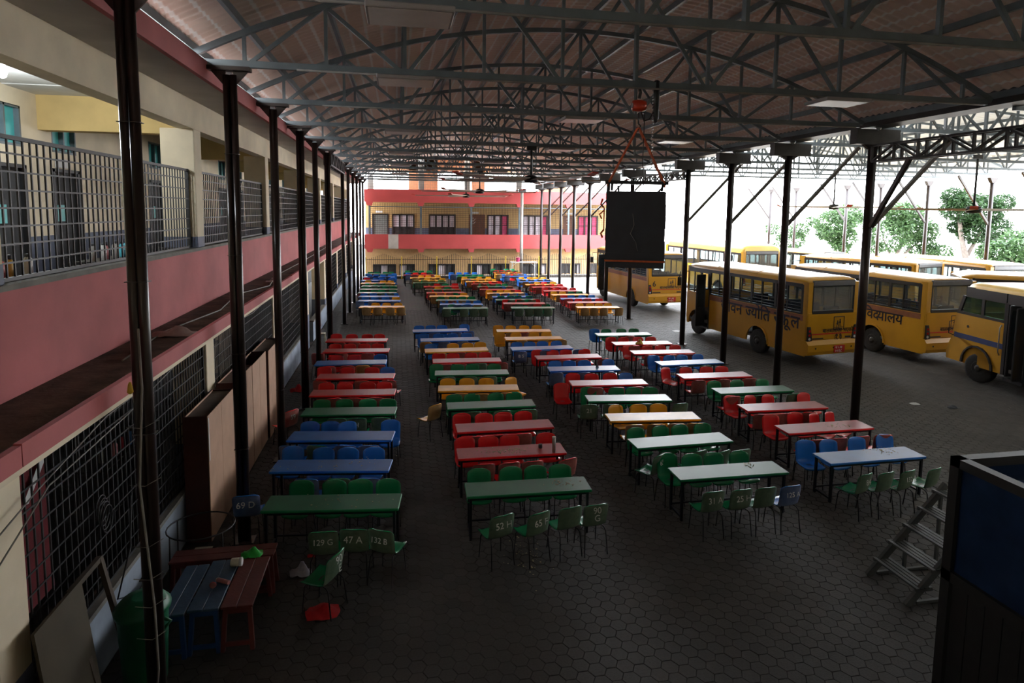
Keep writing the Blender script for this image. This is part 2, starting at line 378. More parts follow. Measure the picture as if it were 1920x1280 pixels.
while y < Y1:
    y2 = min(y+6.05, Y1)
    b = MB(); b.box(-2.85, -2.78, y+.006, y2-.006, 7.28, 7.56); b.obj('fascia', M['pink'], sof)
    b = MB(); b.box(-6.2, -3.9, y+.05, y2-.05, 7.285, 7.299); b.obj('plaster_panel', M['white'], sof); y = y2
b = MB(); b.box(-3.86, -3.60, Y0, Y1, 6.79, 7.30); struct('trim_3', b, M['cream'])
PY = [.0, 6.0, 12.03, 18.1, 24.15, 30.2, 36.25, 42.3, 48.3]
for k, y in enumerate(PY):
    b = MB(); b.bbox(-4.15, -3.585, y, y+.40, 4.655, 6.79, .012, 0); b.bbox(-4.16, -3.582, y-.005, y+.405, 4.655, 4.86, .012, 1)
    o = struct('wall_left_pillar', b, [M['cream'], M['bluegrey']])
    b = MB(); b.box(-6.1, -3.86, y+.05, y+.35, 6.69, 7.29); struct('trim_4', b, M['creamdark'])
    b = MB(); b.bbox(-4.0, -3.41, y-.35, y+.12, .0, 3.37, .012, 0); b.bbox(-4.01, -3.402, y-.355, y+.125, .0, 1.12, .012, 1); struct('wall_left_pillar', b, [M['cream'], M['bluegrey']])
DOORS = [4.6, 10.75, 12.5, 16.9, 19.3, 23.0, 25.4, 29.0, 31.5, 35.0, 37.6, 41.2, 43.8]
b = MB(); prev = Y0
for y in DOORS:
    b.box(-6.25, -6.1, prev, y, 3.62, 7.30); b.box(-6.25, -6.1, y, y+.85, 6.02, 6.35); prev = y+.85; b.box(-6.25, -6.1, y, y+.85, 7.0, 7.30)
b.box(-6.25, -6.1, prev, Y1, 3.62, 7.30); wb = struct('wall_left_back', b, M['cream'])
b = MB(); prev = Y0
for y in DOORS: b.box(-6.1, -6.085, prev, y-.02, 3.62, 4.86); prev = y+.87
b.box(-6.1, -6.085, prev, Y1, 3.62, 4.86); b.obj('wainscot', M['bluegrey'], wb)
for k, y in enumerate(DOORS):
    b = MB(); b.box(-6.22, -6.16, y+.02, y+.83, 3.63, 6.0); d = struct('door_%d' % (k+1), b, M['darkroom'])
    b = MB(); b.box(-6.2, -6.08, y-.05, y+.02, 3.62, 6.05); b.box(-6.2, -6.08, y+.83, y+.9, 3.62, 6.05); b.box(-6.2, -6.08, y-.05, y+.9, 6.0, 6.06); b.obj('door_frame', M['blacksteel'], d)
    b = MB(); b.box(-6.15, -6.14, y+.15, y+.4, 5.1, 5.4); b.obj('notice', M['cyanpane'], d)
    b = MB(); b.box(-6.2, -6.18, y+.03, y+.82, 6.38, 6.98); w = struct('window_%d' % (k+1), b, M['cyanpane'])
    b = MB()
    for z in (6.35, 6.97): b.box(-6.2, -6.1, y, y+.85, z, z+.04)
    for yy in (y, y+.4, y+.81): b.box(-6.2, -6.1, yy, yy+.04, 6.35, 7.0)
    b.obj('window_frame', M['greysteel'], w)
b = MB(); b.box(-6.09, -6.07, 12.55, 12.95, 6.08, 6.24); o = tag(b.obj('door_sign', M['paper']), 'small white room sign above the dark corridor door', 'sign')
# ground-floor cage: plinth, coping, back wall
b = MB(); b.box(-3.52, -3.40, Y0, 23.9, 0, .80); b.box(-3.52, -3.40, 25.6, Y1, 0, .80); pl = struct('wall_left_plinth', b, M['plinth'])
b = MB(); b.box(-3.56, -3.37, Y0, 23.9, .80, .86); b.box(-3.56, -3.37, 25.6, Y1, .80, .86); b.obj('coping', M['coping'], pl)
b = MB(); b.box(-3.5, -3.42, 23.95, 24.6, 0, 3.37, 0); b.box(-3.5, -3.41, 23.95, 24.6, 0, 1.3, 1); struct('wall_left_panel', b, [M['cream'], M['bluegrey']])
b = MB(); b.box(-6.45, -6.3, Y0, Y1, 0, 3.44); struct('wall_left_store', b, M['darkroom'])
b = MB()
for y in (15.6, 19.6, 27.5, 33.6): b.box(-4.5, -4.4, y, y+2.0, 0, 3.36)
struct('wall_left_inner', b, M['cream'])
# unseen wall added at the bus shed's near side to hold back daylight
b = MB(); b.box(31.2, 31.5, -1.3, 19.0, 0, 7.6); struct('wall_right_light_block', b, M['cream'])
# rear of the camera: the block it stands on; unseen wall added against daylight
b = MB(); b.box(-7, 33, -1.6, -1.3, 0, 12); struct('wall_back', b, M['cream'])
b = MB(); b.box(-7, 33, -1.3, 1.0, 3.3, 3.6); struct('floor_3', b, M['concrete'])

# ------------------------------------------------------------------ grilles
def grille(name, label, X, ya, yb, z0, z1, dy, dz, individual, group):
    t = thing(name, label, 'grille', (X, (ya+yb)/2, z0), 0, group); w, h = (yb-ya)/2, z1-z0
    f = MB()
    f.box(-.02,.02,-w,w,h-.04,h); f.box(-.02,.02,-w,w,0,.035); f.box(-.02,.02,-w,-w+.035,0,h); f.box(-.02,.02,w-.035,w,0,h); f.obj('frame', M['blacksteel'], t)
    ny = int((yb-ya)/dy); nz = int(round(h/dz))
    vb = MB().box(-.008,.008,-.008,.008,.02,h-.02); hb = MB().box(.008,.016,-w,w,-.009,.009)
    if individual:
        vm = vb.mesh('bar', M['blacksteel']); hm = hb.mesh('cross_bar', M['blacksteel'])
        for i in range(1, ny): link('bar', vm, t, (0, -w+i*(2*w/ny), 0))
        for i in range(1, nz): link('cross_bar', hm, t, (0, 0, i*h/nz))
    else:
        g = MB()
        for i in range(1, ny): yy = -w+i*(2*w/ny); g.box(-.008,.008,yy-.008,yy+.008,.02,h-.02)
        for i in range(1, nz): z = i*h/nz; g.box(.008,.016,-w,w,z-.009,z+.009)
        g.obj('bars', M['blacksteel'], t, kind='stuff')
    return t
for k in range(len(PY)-1):
    ya, yb = PY[k]+.42, PY[k+1]-.02
    if k == 0: continue
    grille('window_grille', 'black upper-floor corridor grille, %s bay from the camera above the pink wall' % ORD[k-1], -3.71, ya, yb, 4.66, 6.07, .125, .176, k in (1, 2), 'upper corridor grilles')
for k in range(len(PY)-1):
    ya, yb = PY[k]+.14, PY[k+1]-.37
    if k == 0 or k == 4: continue
    grille('cage_grille', 'black ground-floor cage grille, %s bay from the camera under the dirty ledge' % ORD[k-1], -3.47, ya, yb, .86, 3.36, .125 if k != 2 else .085, .21, k == 1, 'ground floor cage grilles')
# ------------------------------------------------------------------ arched steel roof over the tables
XC, RAD, ZA = 4.0, 15.63, 9.32
def arc(x): return ZA-(RAD-math.sqrt(max(0, RAD*RAD-(x-XC)**2)))
TY = [3.4, 6.75, 10.12, 13.41, 16.72, 20.0, 23.2, 26.25, 29.3, 32.64, 36.0, 39.3, 42.65, 46.0, 49.2]
VX = [-2.26, -1.07, .13, 1.39, 2.70, 3.98, 5.30, 6.59, 7.87, 9.19, 10.50]
def sheets(name, x0, x1, nx, zf, ys, pitch, amp, m, lap=.04):
    root = bpy.data.objects.new(name, None); C.objects.link(root); root['kind'] = 'structure'
    for ya, yb in zip(ys, ys[1:]):
        ny = int((yb-ya)/pitch*6); P = []
        for j in range(ny+1):
            y = ya+(yb-ya)*j/ny; dz = amp*math.sin(2*PI*y/pitch)
            P.append([(x0+(x1-x0)*i/nx, y, zf(x0+(x1-x0)*i/nx)+dz) for i in range(nx+1)])
        g = MB(); g.grid(P); g.obj('roof_sheet', m, root)
    return root
ys = [-1.3]+[t+.001 for t in TY]+[49.9]
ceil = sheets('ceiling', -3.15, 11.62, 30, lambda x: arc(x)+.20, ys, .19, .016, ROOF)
for x in VX+[-3.0, 11.2]:
    b = MB(); z = arc(x)+.115; b.beam((x, -1.3, z), (x, 49.8, z), .06, .12); b.obj('purlin', M['greysteel'], ceil)
# one truss, then copies
def truss_parts(root, x0, x1, zf, zc, vx, m, w=.075):
    n = 28; top = MB(); pts = [(x0+(x1-x0)*i/n) for i in range(n+1)]
    for a, c in zip(pts, pts[1:]): top.beam((a, 0, zf(a)), (c, 0, zf(c)), w, .09)
    top.obj('top_chord', m, root)
    b = MB(); b.beam((x0+.2, 0, zc), (x1-.1, 0, zc), w, .10); b.obj('bottom_chord', m, root)
    for k, x in enumerate(vx):
        b = MB(); b.beam((x, 0, zc), (x, 0, zf(x)), .05, .06 if k != len(vx)//2 else .09); b.obj('vertical_strut', m, root)
    for k in range(len(vx)-1):
        a, c = vx[k], vx[k+1]
        if k % 2 == 0: p, q = (a+.05, .0, zc), (c-.04, .0, zf(c)-.03)
        else: p, q = (a+.04, .0, zf(a)-.03), (c-.05, .0, zc)
        b = MB(); b.beam(p, q, .045, .06); b.obj('diagonal_brace', m, root)
t0 = thing('roof_truss', 'x', 'roof truss', (0, TY[1], 0), 0, 'arched trusses of the dining shed')
truss_parts(t0, -3.05, 11.15, arc, 7.55, VX, M['greysteel'])
b = MB(); b.tube([(-1.5,-.07,7.49),(2,-.075,7.475),(6,-.07,7.48),(10.9,-.07,7.49)], .016, 6); b.obj('conduit', M['cable'], t0)
PL = [(1,.14),(2,.14),(2,7.86),(3,4.03),(4,.14),(4,7.82),(5,5.3),(6,.14),(6,7.82),(7,4.03),(8,.14),(8,7.82),(9,5.3),(10,.14),(11,5.3)]
USED.pop('x')
for k, y in enumerate(TY[1:14]):
    lb = 'arched grey steel roof truss, %s from the camera above the dining tables' % ORD[k]
    o = t0 if k == 0 else dup(t0, (0, y, 0), 0, lb, 'arched trusses of the dining shed')
    if k == 0: tag(o, lb, 'roof truss', 'arched trusses of the dining shed')
# flat lamp panels under the chords
def lamp_panel(x, y, label):
    t = thing('lamp_panel', label, 'lamp', (x, y, 7.46), 0, 'flat lamp panels under the trusses')
    b = MB(); b.bbox(-.45,.45,-.32,.32,-.07,-.01,.012); b.obj('housing', M['panelw'], t)
    b = MB(); b.box(-.42,.42,-.29,.29,-.075,-.069); b.obj('diffuser', mat('lamp_diffuser', (.68,.66,.62), .35, var=.05), t)
    b = MB(); b.lathe([(.03,-.01),(.03,.05)], 8); b.obj('hook', M['greysteel'], t)
for k, x in PL:
    side = 'wall side' if x < 2 else ('middle' if x < 6 else 'bus side')
    lamp_panel(x, TY[k], 'flat white lamp panel, off, %s of the %s roof truss' % (side, ORD[k-1]))

# ------------------------------------------------------------------ columns
def column_left(y, dbl, label):
    t = thing('steel_column', label, 'column', (-2.48 if y > 8 else -2.54, y if y > 8 else 6.62, 0), 0, 'dark steel columns along the caged building')
    m = M['brownsteel']
    for dx in ((-.05, .05) if dbl and y > 8 else ((-.042, .042) if dbl else (0,))):
        b = MB(); b.lathe([(.052 if dbl else .082, 0), (.052 if dbl else .082, 7.38)], 14, at=(dx,0,0)); b.obj('pipe', m, t)
    b = MB()
    for z in (1.55, 3.1, 4.65, 6.2): b.box(-.104, .104, -.055, .055, z, z+.008) if dbl else b.lathe([(.084,z),(.084,z+.008)], 14)
    b.obj('joint_band', M['darksteel'], t)
    b = MB(); b.box(-.30, .30, -.09, .09, 7.44, 7.50); b.obj('cap_plate', m, t)
    b = MB()
    for s in (-1, 1): b.prism([(s*.08,7.22),(s*.27,7.44),(s*.05,7.44)], 'y', -.012, .012)
    b.obj('gusset', m, t)
    b = MB(); b.box(-.16,.16,-.13,.13,0,.02); b.obj('base_plate', m, t)
    return t
LY = [6.75, 10.12, 13.41, 16.9, 19.8, 23.15, 29.3, 32.64, 36.0, 39.3, 42.65, 46.0]
for k, y in enumerate(LY):
    t = column_left(y, k in (0, 1, 3, 5), 'dark brown steel column, %s from the camera beside the caged building' % ORD[k])
    if k == 0:      # wires strapped to the nearest column
        b = MB(); b.tube([(.02,-.10,4.2),(.03,-.10,3.6),(-.03,-.11,2.6),(.05,-.10,1.3),(.06,-.10,.6),(.02,-.10,.25)], .012, 6); b.obj('strapped_cable', M['cable'], t)
        b = MB()
        for z in (.3,.95,1.3,1.6,1.95,2.6,3.2): b.tube([(-.14,-.085,z),(.02,-.115,z-.01),(.15,-.06,z+.05)], .004, 4)
        b.obj('tie_wire', M['cable'], t)
        b = MB(); b.lathe([(.012,0),(.03,.02),(.02,.09),(.008,.12)], 8, at=(-.07,-.12,3.55)); b.obj('yellow_tie', M['yellowp'], t)
RY = [13.41, 16.72, 19.9, 23.15, 29.1, 32.64, 36.0, 39.3, 42.65, 46.0, 48.7]
for k, y in enumerate(RY):
    t = thing('steel_column', 'dark steel column with knee brace, %s from the camera between tables and buses' % ORD[k], 'column', (11.47, y, 0), 0, 'dark steel columns beside the buses')
    m = M['brownsteel']
    b = MB(); b.lathe([(.105, 0), (.105, 7.1)], 14); b.obj('pipe', m, t)
    b = MB(); b.box(-.55,.65,-.12,.12,7.10,7.46); b.obj('bracket', M['darksteel'], t)
    b = MB(); b.prism([(-.10,6.98),(-.30,7.1),(.30,7.1),(.10,6.98)], 'y', -.05, .05); b.obj('capital', m, t)
    b = MB(); b.prism([(-.11,7.53),(0,7.42),(.11,7.53),(0,7.64)], 'y', -.16, -.13); b.obj('splice_plate', M['greysteel'], t)
    b = MB(); b.beam((.06, 0, 5.05), (2.35, 0, 7.42), .09, .09); b.obj('knee_brace', m, t)
    if k == 0: b = MB(); b.beam((.0, -.1, 5.1), (.0, -1.15, 6.68), .09, .09); b.obj('knee_brace', m, t)
    b = MB(); b.box(-.16,.16,-.16,.16,0,.02); b.obj('base_plate', m, t)
b = MB(); b.prism([(11.2,7.50),(11.75,7.50),(11.75,7.80),(11.70,7.80),(11.70,7.55),(11.25,7.55),(11.25,7.80),(11.2,7.80)], 'y', -1.2, 49.9); gut = struct('trim_5', b, M['darksteel'])
# lattice girders that carry the roof over the wide openings
def girder(X, ya, yb, z0, z1, label, n):
    t = thing('lattice_girder', label, 'girder', (X, (ya+yb)/2, 0)); w = (yb-ya)/2; m = M['darksteel']
    for s, nm in ((-.11, 'front_lattice'), (.11, 'rear_lattice')):
        for z in (z0, z1): b = MB(); b.beam((s,-w,z),(s,w,z),.05,.05); b.obj('chord', m, t)
        d = 2*w/n
        for i in range(n+1):
            y = -w+i*d; b = MB(); b.beam((s,y,z0),(s,y,z1),.06,.04); b.obj('post', m, t)
            if i < n:
                p, q = ((s,y,z0),(s,y+d,z1)) if i % 2 else ((s,y,z1),(s,y+d,z0))
                b = MB(); b.beam(p, q, .06, .04); b.obj('lattice_bar', m, t)
    return t
girder(11.47, 4.5, 13.295, 6.68, 7.06, 'dark lattice girder running from the nearest bus-side column towards the camera', 13)
girder(11.47, 23.262, 28.99, 6.74, 7.06, 'dark lattice girder bridging the gap behind the hanging loudspeaker', 10)
girder(-2.48, 23.262, 29.19, 6.96, 7.42, 'dark lattice girder between two columns along the caged building', 10)

# ------------------------------------------------------------------ second, paler shed over the buses
X2, XE = 20.9, 30.4
def arc2(x): return 9.35-(9.35-7.75)*((x-X2)/9.4)**2
VX2 = [12.3+i*1.2 for i in range(15)]
ys2 = [-1.3]+TY[:10]+[34.5]
ceil2 = sheets('ceiling_4', 11.7, 30.6, 26, lambda x: arc2(x)+.2, ys2, .30, .02, ROOF2)
for x in VX2[::2]:
    b = MB(); z = arc2(x)+.12; b.beam((x, -1.3, z), (x, 34.4, z), .06, .12); b.obj('purlin', M['greysteel'], ceil2)
t2 = thing('roof_truss', 'x', 'roof truss', (0, TY[1], 0)); truss_parts(t2, 11.5, XE, arc2, 7.48, VX2, M['greysteel']); USED.pop('x')
for k, y in enumerate(TY[1:10]):
    lb = 'grey steel truss of the pale shed, %s from the camera above the buses' % ORD[k]
    o = t2 if k == 0 else dup(t2, (0, y, 0), 0, lb, 'trusses of the bus shed')
    if k == 0: tag(o, lb, 'roof truss', 'trusses of the bus shed')
t3 = thing('steel_post', 'x', 'column', (XE, 20, 0)); USED.pop('x'); m = M['brownsteel']
b = MB(); b.lathe([(.10,0),(.10,7.3)], 12); b.obj('pipe', m, t3)
b = MB(); b.prism([(-.10,7.1),(-.26,7.38),(.26,7.38),(.10,7.1)], 'y', -.1, .1); b.obj('capital', m, t3)
b = MB(); b.beam((-.05,0,4.95),(-2.1,0,7.42),.10,.10); b.obj('knee_brace', m, t3)
for k, y in enumerate((20.4, 23.8, 27.1, 31.0, 34.6, 37.6, 43.1, 46.4)):
    lb = 'dark steel post with leaning brace, %s along the tree side of the bus shed' % ORD[k]
    o = t3 if k == 0 else dup(t3, (XE, y, 0), 0, lb, 'posts along the tree side')
    if k == 0: o.location = (XE, y, 0); tag(o, lb, 'column', 'posts along the tree side')

# ------------------------------------------------------------------ big ceiling fans
def fan(x, y, z, zt, rot, R, label, grp, nb=5):
    t = thing('ceiling_fan', label, 'ceiling fan', (x, y, z), rot, grp)
    b = MB(); b.lathe([(.035,.1),(.035,zt-z)], 8); b.obj('rod', M['blacksteel'], t)
    b = MB(); b.lathe([(.05,-.14),(.22,-.12),(.24,0),(.20,.08),(.07,.12)], 14); b.obj('motor', M['blacksteel'], t)
    b = MB(); b.box(-.16,.16,-.05,.05,zt-z-.14,zt-z); b.obj('mount', M['blacksteel'], t)
    for k in range(nb):
        a = 2*PI*k/nb; c, s = math.cos(a), math.sin(a); P = []
        for i in range(7):
            rr = .25+(R-.25)*i/6; w = .21-.05*i/6; tw = .22-.12*i/6
            P.append([(c*rr-s*w*q*math.cos(tw), s*rr+c*w*q*math.cos(tw), -.02+w*q*math.sin(tw)+e) for q, e in ((-1,0),(-.3,.02),(.5,.02),(1,0),(.5,-.012),(-.3,-.012),(-1,-.001))])
        b = MB(); b.grid(P); bl = b.obj('blade', M['fanblade'], t)
        b = MB(); b.beam((c*R, s*R, -.02), (c*(R+.22), s*(R+.22), .05), .22, .035); b.obj('blade_tip', M['hoistred'], bl)
    return t
G = 'large ceiling fans over the tables'
fan(4.33, 19.95, 6.44, 7.5, .03, 3.2, 'huge grey-bladed ceiling fan on a long black rod, nearest of the hall fans', G)
fan(4.3, 32.64, 6.40, 7.5, .25, 3.2, 'huge ceiling fan in the hall, second behind the long-rod fan', G)
fan(4.3, 39.3, 6.30, 7.5, .55, 3.2, 'huge ceiling fan deepest in the hall near the red-banded building', G)
fan(19.3, 17.8, 5.62, 7.45, .12, 2.6, 'huge pale ceiling fan hanging over the nearer buses', 'large fans over the buses')
fan(20.5, 26.2, 5.75, 7.45, .5, 2.6, 'huge pale ceiling fan hanging farther back over the buses', 'large fans over the buses')

# ------------------------------------------------------------------ loudspeaker stack on a chain hoist
sx_, sy_ = 4.06, 10.12
t = thing('chain_hoist', 'red chain hoist with black chain bag hooked under the roof truss', 'hoist', (sx_, sy_, 7.2))
b = MB(); b.lathe([(.03,-.12),(.085,-.11),(.10,-.04),(.10,.04),(.085,.11),(.03,.12)], 16, axis='x'); b.obj('body', M['hoistred'], t)
b = MB(); b.lathe([(.045,-.13),(.045,-.12)], 12, axis='x'); b.obj('cap', M['chain'], t)
b = MB(); b.tube([(0,0,.12),(.02,0,.22),(0,0,.30)], .03, 8); b.obj('top_hook', M['blacksteel'], t)
b = MB(); b.tube([(0,0,-.12),(0,0,-.30)], .012, 6); b.tube([(0,0,-.30),(.04,0,-.34),(0,0,-.40),(-.03,0,-.36)], .014, 6); b.obj('lower_hook', M['blacksteel'], t)
b = MB(); b.lathe([(.02,-.28),(.05,-.2),(.055,.2),(.05,.42),(.02,.44)], 10, at=(.31,0,0)); b.obj('chain_bag', M['blacksteel'], t)
b = MB()
for k in range(26): b.lathe([(.012,0),(.016,.012),(.012,.03)], 6, at=(.25+.012*(k % 2), 0, .25-k*.05))
b.obj('chain', M['chain'], t, kind='stuff')
b = MB(); b.tube([(.04,0,-.1),(.10,0,-.25),(.2,0,-.22),(.29,0,-.05)], .014, 6); b.tube([(.10,-.02,-.1),(.09,-.02,-.9),(.12,-.02,-1.35)], .008, 6); b.obj('cable', M['blacksteel'], t)
t = thing('lifting_sling', 'pair of orange lifting straps spread from the hoist hook to the bar', 'strap', (sx_, sy_, 6.83))
for s in (-1, 1): b = MB(); b.beam((s*.01,0,0),(s*.50,0,-.93),.02,.075,up=(0,1,0)); b.tube([(s*.50,-.02,-.90),(s*.52,0,-.99),(s*.50,.03,-.90)], .02, 6); b.obj('strap', M['orange'], t)
t = thing('spreader_bar', 'black steel lifting bar hung between the orange straps', 'bar', (sx_, sy_, 5.90))
b = MB(); b.beam((-.56,0,0),(.58,0,0),.05,.06); b.obj('tube', M['blacksteel'], t)
b = MB()
for x in (-.50, -.44, .48): b.tube([(x,0,-.02),(x,.02,-.14)], .02, 6)
b.obj('shackle', M['blacksteel'], t)
t = thing('hanging_loudspeaker', 'tall black loudspeaker stack hanging in mid-air from orange straps', 'loudspeaker', (sx_, sy_, 4.42), -.37)
z = .13; hs = [.13,.214,.214,.214,.214,.214]
for k, h in enumerate(hs):
    b = MB(); dx = .006*math.sin(k*2.3)
    b.prism([(-.505+dx,z),(.505+dx,z),(.51+dx,z+.012),(.51+dx,z+h-.012),(.505+dx-(.03 if k == 5 else 0),z+h),(-.505+dx,z+h),(-.51+dx,z+h-.012),(-.51+dx,z+.012)], 'y', -.02+.01*(k % 2), .52); b.obj('speaker_cabinet', M['speaker'], t); z += h
b = MB(); b.box(-.50,.50,-.01,.5,.0,.10); b.obj('bottom_frame', M['speaker'], t)
b = MB(); b.box(-.515,.515,-.035,.53,.105,.135); b.obj('strap', M['orange'], t)
for x in (-.48, -.30): b = MB(); b.beam((x,.1,1.32),(x-.01,.02,1.42),.03,.02); b.obj('lug', M['blacksteel'], t)
b = MB(); b.beam((-.54,-.02,.65),(-.54,-.02,1.05),.02,.06,up=(0,1,0)); b.tube([(-.55,-.02,1.05),(-.60,-.02,1.10),(-.57,-.02,1.2)], .018, 6); b.tube([(-.54,-.02,.66),(-.59,-.02,.60),(-.56,-.02,.52)], .018, 6); b.tube([(-.54,-.02,1.0),(-.62,-.02,.93),(-.58,-.02,.85)], .014, 6); b.obj('side_strap', M['orange'], t)
b = MB(); b.tube([(-.05,-.035,.95),(-.02,-.04,.75),(-.08,-.04,.6),(.02,-.04,.45),(.05,-.04,.3)], .005, 5); b.obj('cable', M['cable'], t)

# ------------------------------------------------------------------ the banded building at the far end
FB = 50.2
for nm, z0, z1 in (('wall_far', 2.22, 3.38), ('wall_far_upper', 5.93, 6.95)):
    b = MB(); b.box(-2.6, 18.6, FB-.2, FB, z0, z1); struct(nm, b, M['pinkfar'])
b = MB(); b.box(-2.6, 18.6, FB, FB+1.9, 2.4, 2.55); b.box(-2.6, 18.6, FB, FB+1.9, 6.0, 6.15); b.box(-2.6, 18.6, FB-.3, FB+5, 9.5, 9.8); struct('floor_4', b, M['soffit'])
FW = FB+1.7
def holes_wall(name, x0, x1, z0, z1, y0, y1, holes, m):
    b = MB(); xs = sorted(holes); prev = x0
    for a, c, h0, h1 in xs:
        b.box(prev, a, y0, y1, z0, z1)
        if h0 > z0: b.box(a, c, y0, y1, z0, h0)
        if h1 < z1: b.box(a, c, y0, y1, h1, z1)
        prev = c
    b.box(prev, x1, y0, y1, z0, z1); return struct(name, b, m)
F1 = [(-1.99,-.8,2.55,4.95,'d'),(-.41,1.32,3.1,4.95,'p'),(2.63,4.75,3.1,4.95,'w'),(6.01,7.23,2.55,4.95,'b'),(7.55,9.28,3.1,4.95,'g'),(10.58,12.73,3.1,4.95,'g'),(14.25,15.06,2.55,4.95,'b'),(15.54,17.28,3.1,4.95,'k')]
wf = holes_wall('wall_far_corridor', -2.6, 18.6, 2.55, 6.0, FW, FW+.2, [h[:4] for h in F1], M['creamfar'])
b = MB(); prev = -2.6
for h in F1: b.box(prev, h[0]-.06, FW-.01, FW, 2.55, 3.85); prev = h[1]+.06
b.obj('wainscot', M['bluegrey'], wf)
wi = 40
for a, c, z0, z1, kd in F1:
    if kd in 'db':
        b = MB(); b.box(a+.05, c-.05, FW+.03, FW+.08, z0, z1-.05); d = struct('door_%d' % wi, b, M['greydoor' if kd == 'd' else 'brownwood'])
        b = MB(); b.box(a-.06,a+.05,FW-.03,FW+.1,z0,z1); b.box(c-.05,c+.06,FW-.03,FW+.1,z0,z1); b.box(a-.06,c+.06,FW-.03,FW+.1,z1-.06,z1+.06); b.obj('door_frame', M['brownwood' if kd == 'b' else 'blacksteel'], d)
        b = MB(); b.box(a+.2,a+.75,FW-.02,FW,z1+.12,z1+.30); b.obj('door_sign', M['paper'], d)
        if kd == 'b':
            b = MB()
            for q in range(7): b.box(a+.25+.09*(q % 3), a+.32+.09*(q % 3), FW+.02, FW+.03, 4.2+.08*q, 4.25+.08*q)
            b.obj('poster_scraps', M['paper'], d)
    else:
        n = 3 if c-a < 1.9 else 4
        b = MB(); b.box(a-.05,c+.05,FW-.05,FW+.12,z1-.08,z1+.05); b.box(a-.05,c+.05,FW-.05,FW+.12,z0-.05,z0+.06)
        for i in range(n+1): xx = a+(c-a)*i/n; b.box(xx-.07 if i else a-.05, xx+.07 if i < n else c+.05, FW-.05, FW+.12, z0, z1)
        w = struct('window_%d' % wi, b, M['blacksteel'])
        for i in range(n):
            xa, xb = a+(c-a)*i/n+.07, a+(c-a)*(i+1)/n-.07
            up_ = {'p':'whitepane','w':'whitepane','g':'whitepane','k':'pinkpane'}[kd]
            if kd == 'g' and i == n-1: up_ = 'pinkpane'
            lo_ = 'darkroom' if kd in 'pw' else up_
            zm = 3.9 if kd in 'pw' else 4.1
            b = MB(); b.box(xa, xb, FW+.03, FW+.06, zm+.03, z1-.08); b.obj('pane', M[up_], w)
            b = MB(); b.box(xa, xb, FW+.03, FW+.06, z0+.06, zm-.03); b.obj('pane', M[lo_], w)
            b = MB(); b.box(xa, xb, FW, FW+.06, zm-.03, zm+.03); b.obj('glazing_bar', M['blacksteel'], w)
    wi += 1
PX = [-2.2, 1.84, 5.92, 9.93, 14.15, 18.2]
for x in PX:
    b = MB(); b.box(x-.07, x+.07, FB-.12, FB+.02, 3.38, 5.7); struct('trim_6', b, M['greysteel'])
    for zt in (5.93, 2.22):
        b = MB(); b.prism([(x-.28,zt),(x+.28,zt),(x+.18,zt-.28),(x-.18,zt-.28)], 'y', FB-.18, FB+.2); struct('trim_7', b, M['pinkfar'])
for xa, xb, k in zip(PX, PX[1:], range(9)):
    t = thing('wire_grille', 'fine wire grille, %s bay between the two red bands of the far building' % ORD[k], 'grille', ((xa+xb)/2, FB-.06, 3.38), 0, 'wire grilles of the far building')
    w = (xb-xa)/2-.08; g = MB()
    n = int(2*w/.13)
    for i in range(n+1): xx = -w+2*w*i/n; g.box(xx-.011, xx+.011, -.011, .011, 0, 2.5)
    for i in range(17): g.box(-w, w, -.006, .006, i*.155-.010, i*.155+.010)
    g.obj('wires', M['brownsteel'], t, kind='stuff')
    g = MB(); g.box(-w, w, -.03, .03, 2.18, 2.24); g.obj('rail', M['greysteel'], t)
GW = [(-1.95,-.22),(.16,1.32),(2.53,4.59),(5.82,7.61),(7.98,9.2),(10.4,12.4),(13.8,14.5),(14.87,15.4),(16.4,17.4)]
wg = holes_wall('wall_far_ground', -2.6, 18.6, 0, 2.4, FB+.5, FB+.7, [(a,c,.05,.88) for a, c in GW], mat('peach_paint', (.50,.32,.15), .8, var=.08))
for a, c in GW:
    b = MB(); b.box(a-.05,c+.05,FB+.44,FB+.72,.82,.93)
    n = max(2, int((c-a)/.55))
    for i in range(n+1): xx = a+(c-a)*i/n; b.box(xx-.05,xx+.05,FB+.46,FB+.7,.03,.86)
    w = struct('window_%d' % wi, b, M['blacksteel']); wi += 1
    for i in range(n):
        b = MB(); b.box(a+(c-a)*i/n+.05, a+(c-a)*(i+1)/n-.05, FB+.58, FB+.60, .05, .82); b.obj('pane', M['whitepane'] if (i+int(a)) % 3 == 0 else M['darkroom'], w)
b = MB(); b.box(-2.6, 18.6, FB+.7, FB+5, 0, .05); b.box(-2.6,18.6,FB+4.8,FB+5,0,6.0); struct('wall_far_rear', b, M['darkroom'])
b = MB(); b.box(-.75, .05, FB-.206, FB-.2, 2.22, 3.38); b.obj('plaster_patch', M['soffit'], bpy.data.objects['wall_far'])
# open upper storey
for x in [-2.1, 1.9, 5.6, 9.9, 14.2, 18.2]:
    b = MB(); b.box(x-.22, x+.22, FB, FB+.4, 6.15, 9.5); struct('wall_far_pillar', b, M['soffit'])
b = MB()
for a, c in ((.9,3.3),(6.2,7.3),(12.0,15.4)): b.box(a, c, FB+1.9, FB+2.1, 6.15, 9.5)
b.box(-2.6,18.6,FB+1.9,FB+2.1,8.6,9.5); struct('wall_far_top', b, mat('apricot_paint', (.62,.30,.15), .8, var=.1))
t = thing('wire_grille', 'fine wire grille along the open top storey of the far building', 'grille', (8, FB-.05, 6.95)); g = MB()
for i in range(150): xx = -10.4+20.8*i/149; g.box(xx-.007,xx+.007,-.007,.007,0,1.4)
for i in range(8): g.box(-10.4,10.4,-.006,.006,i*.2,i*.2+.012)
g.obj('wires', M['greysteel'], t, kind='stuff')
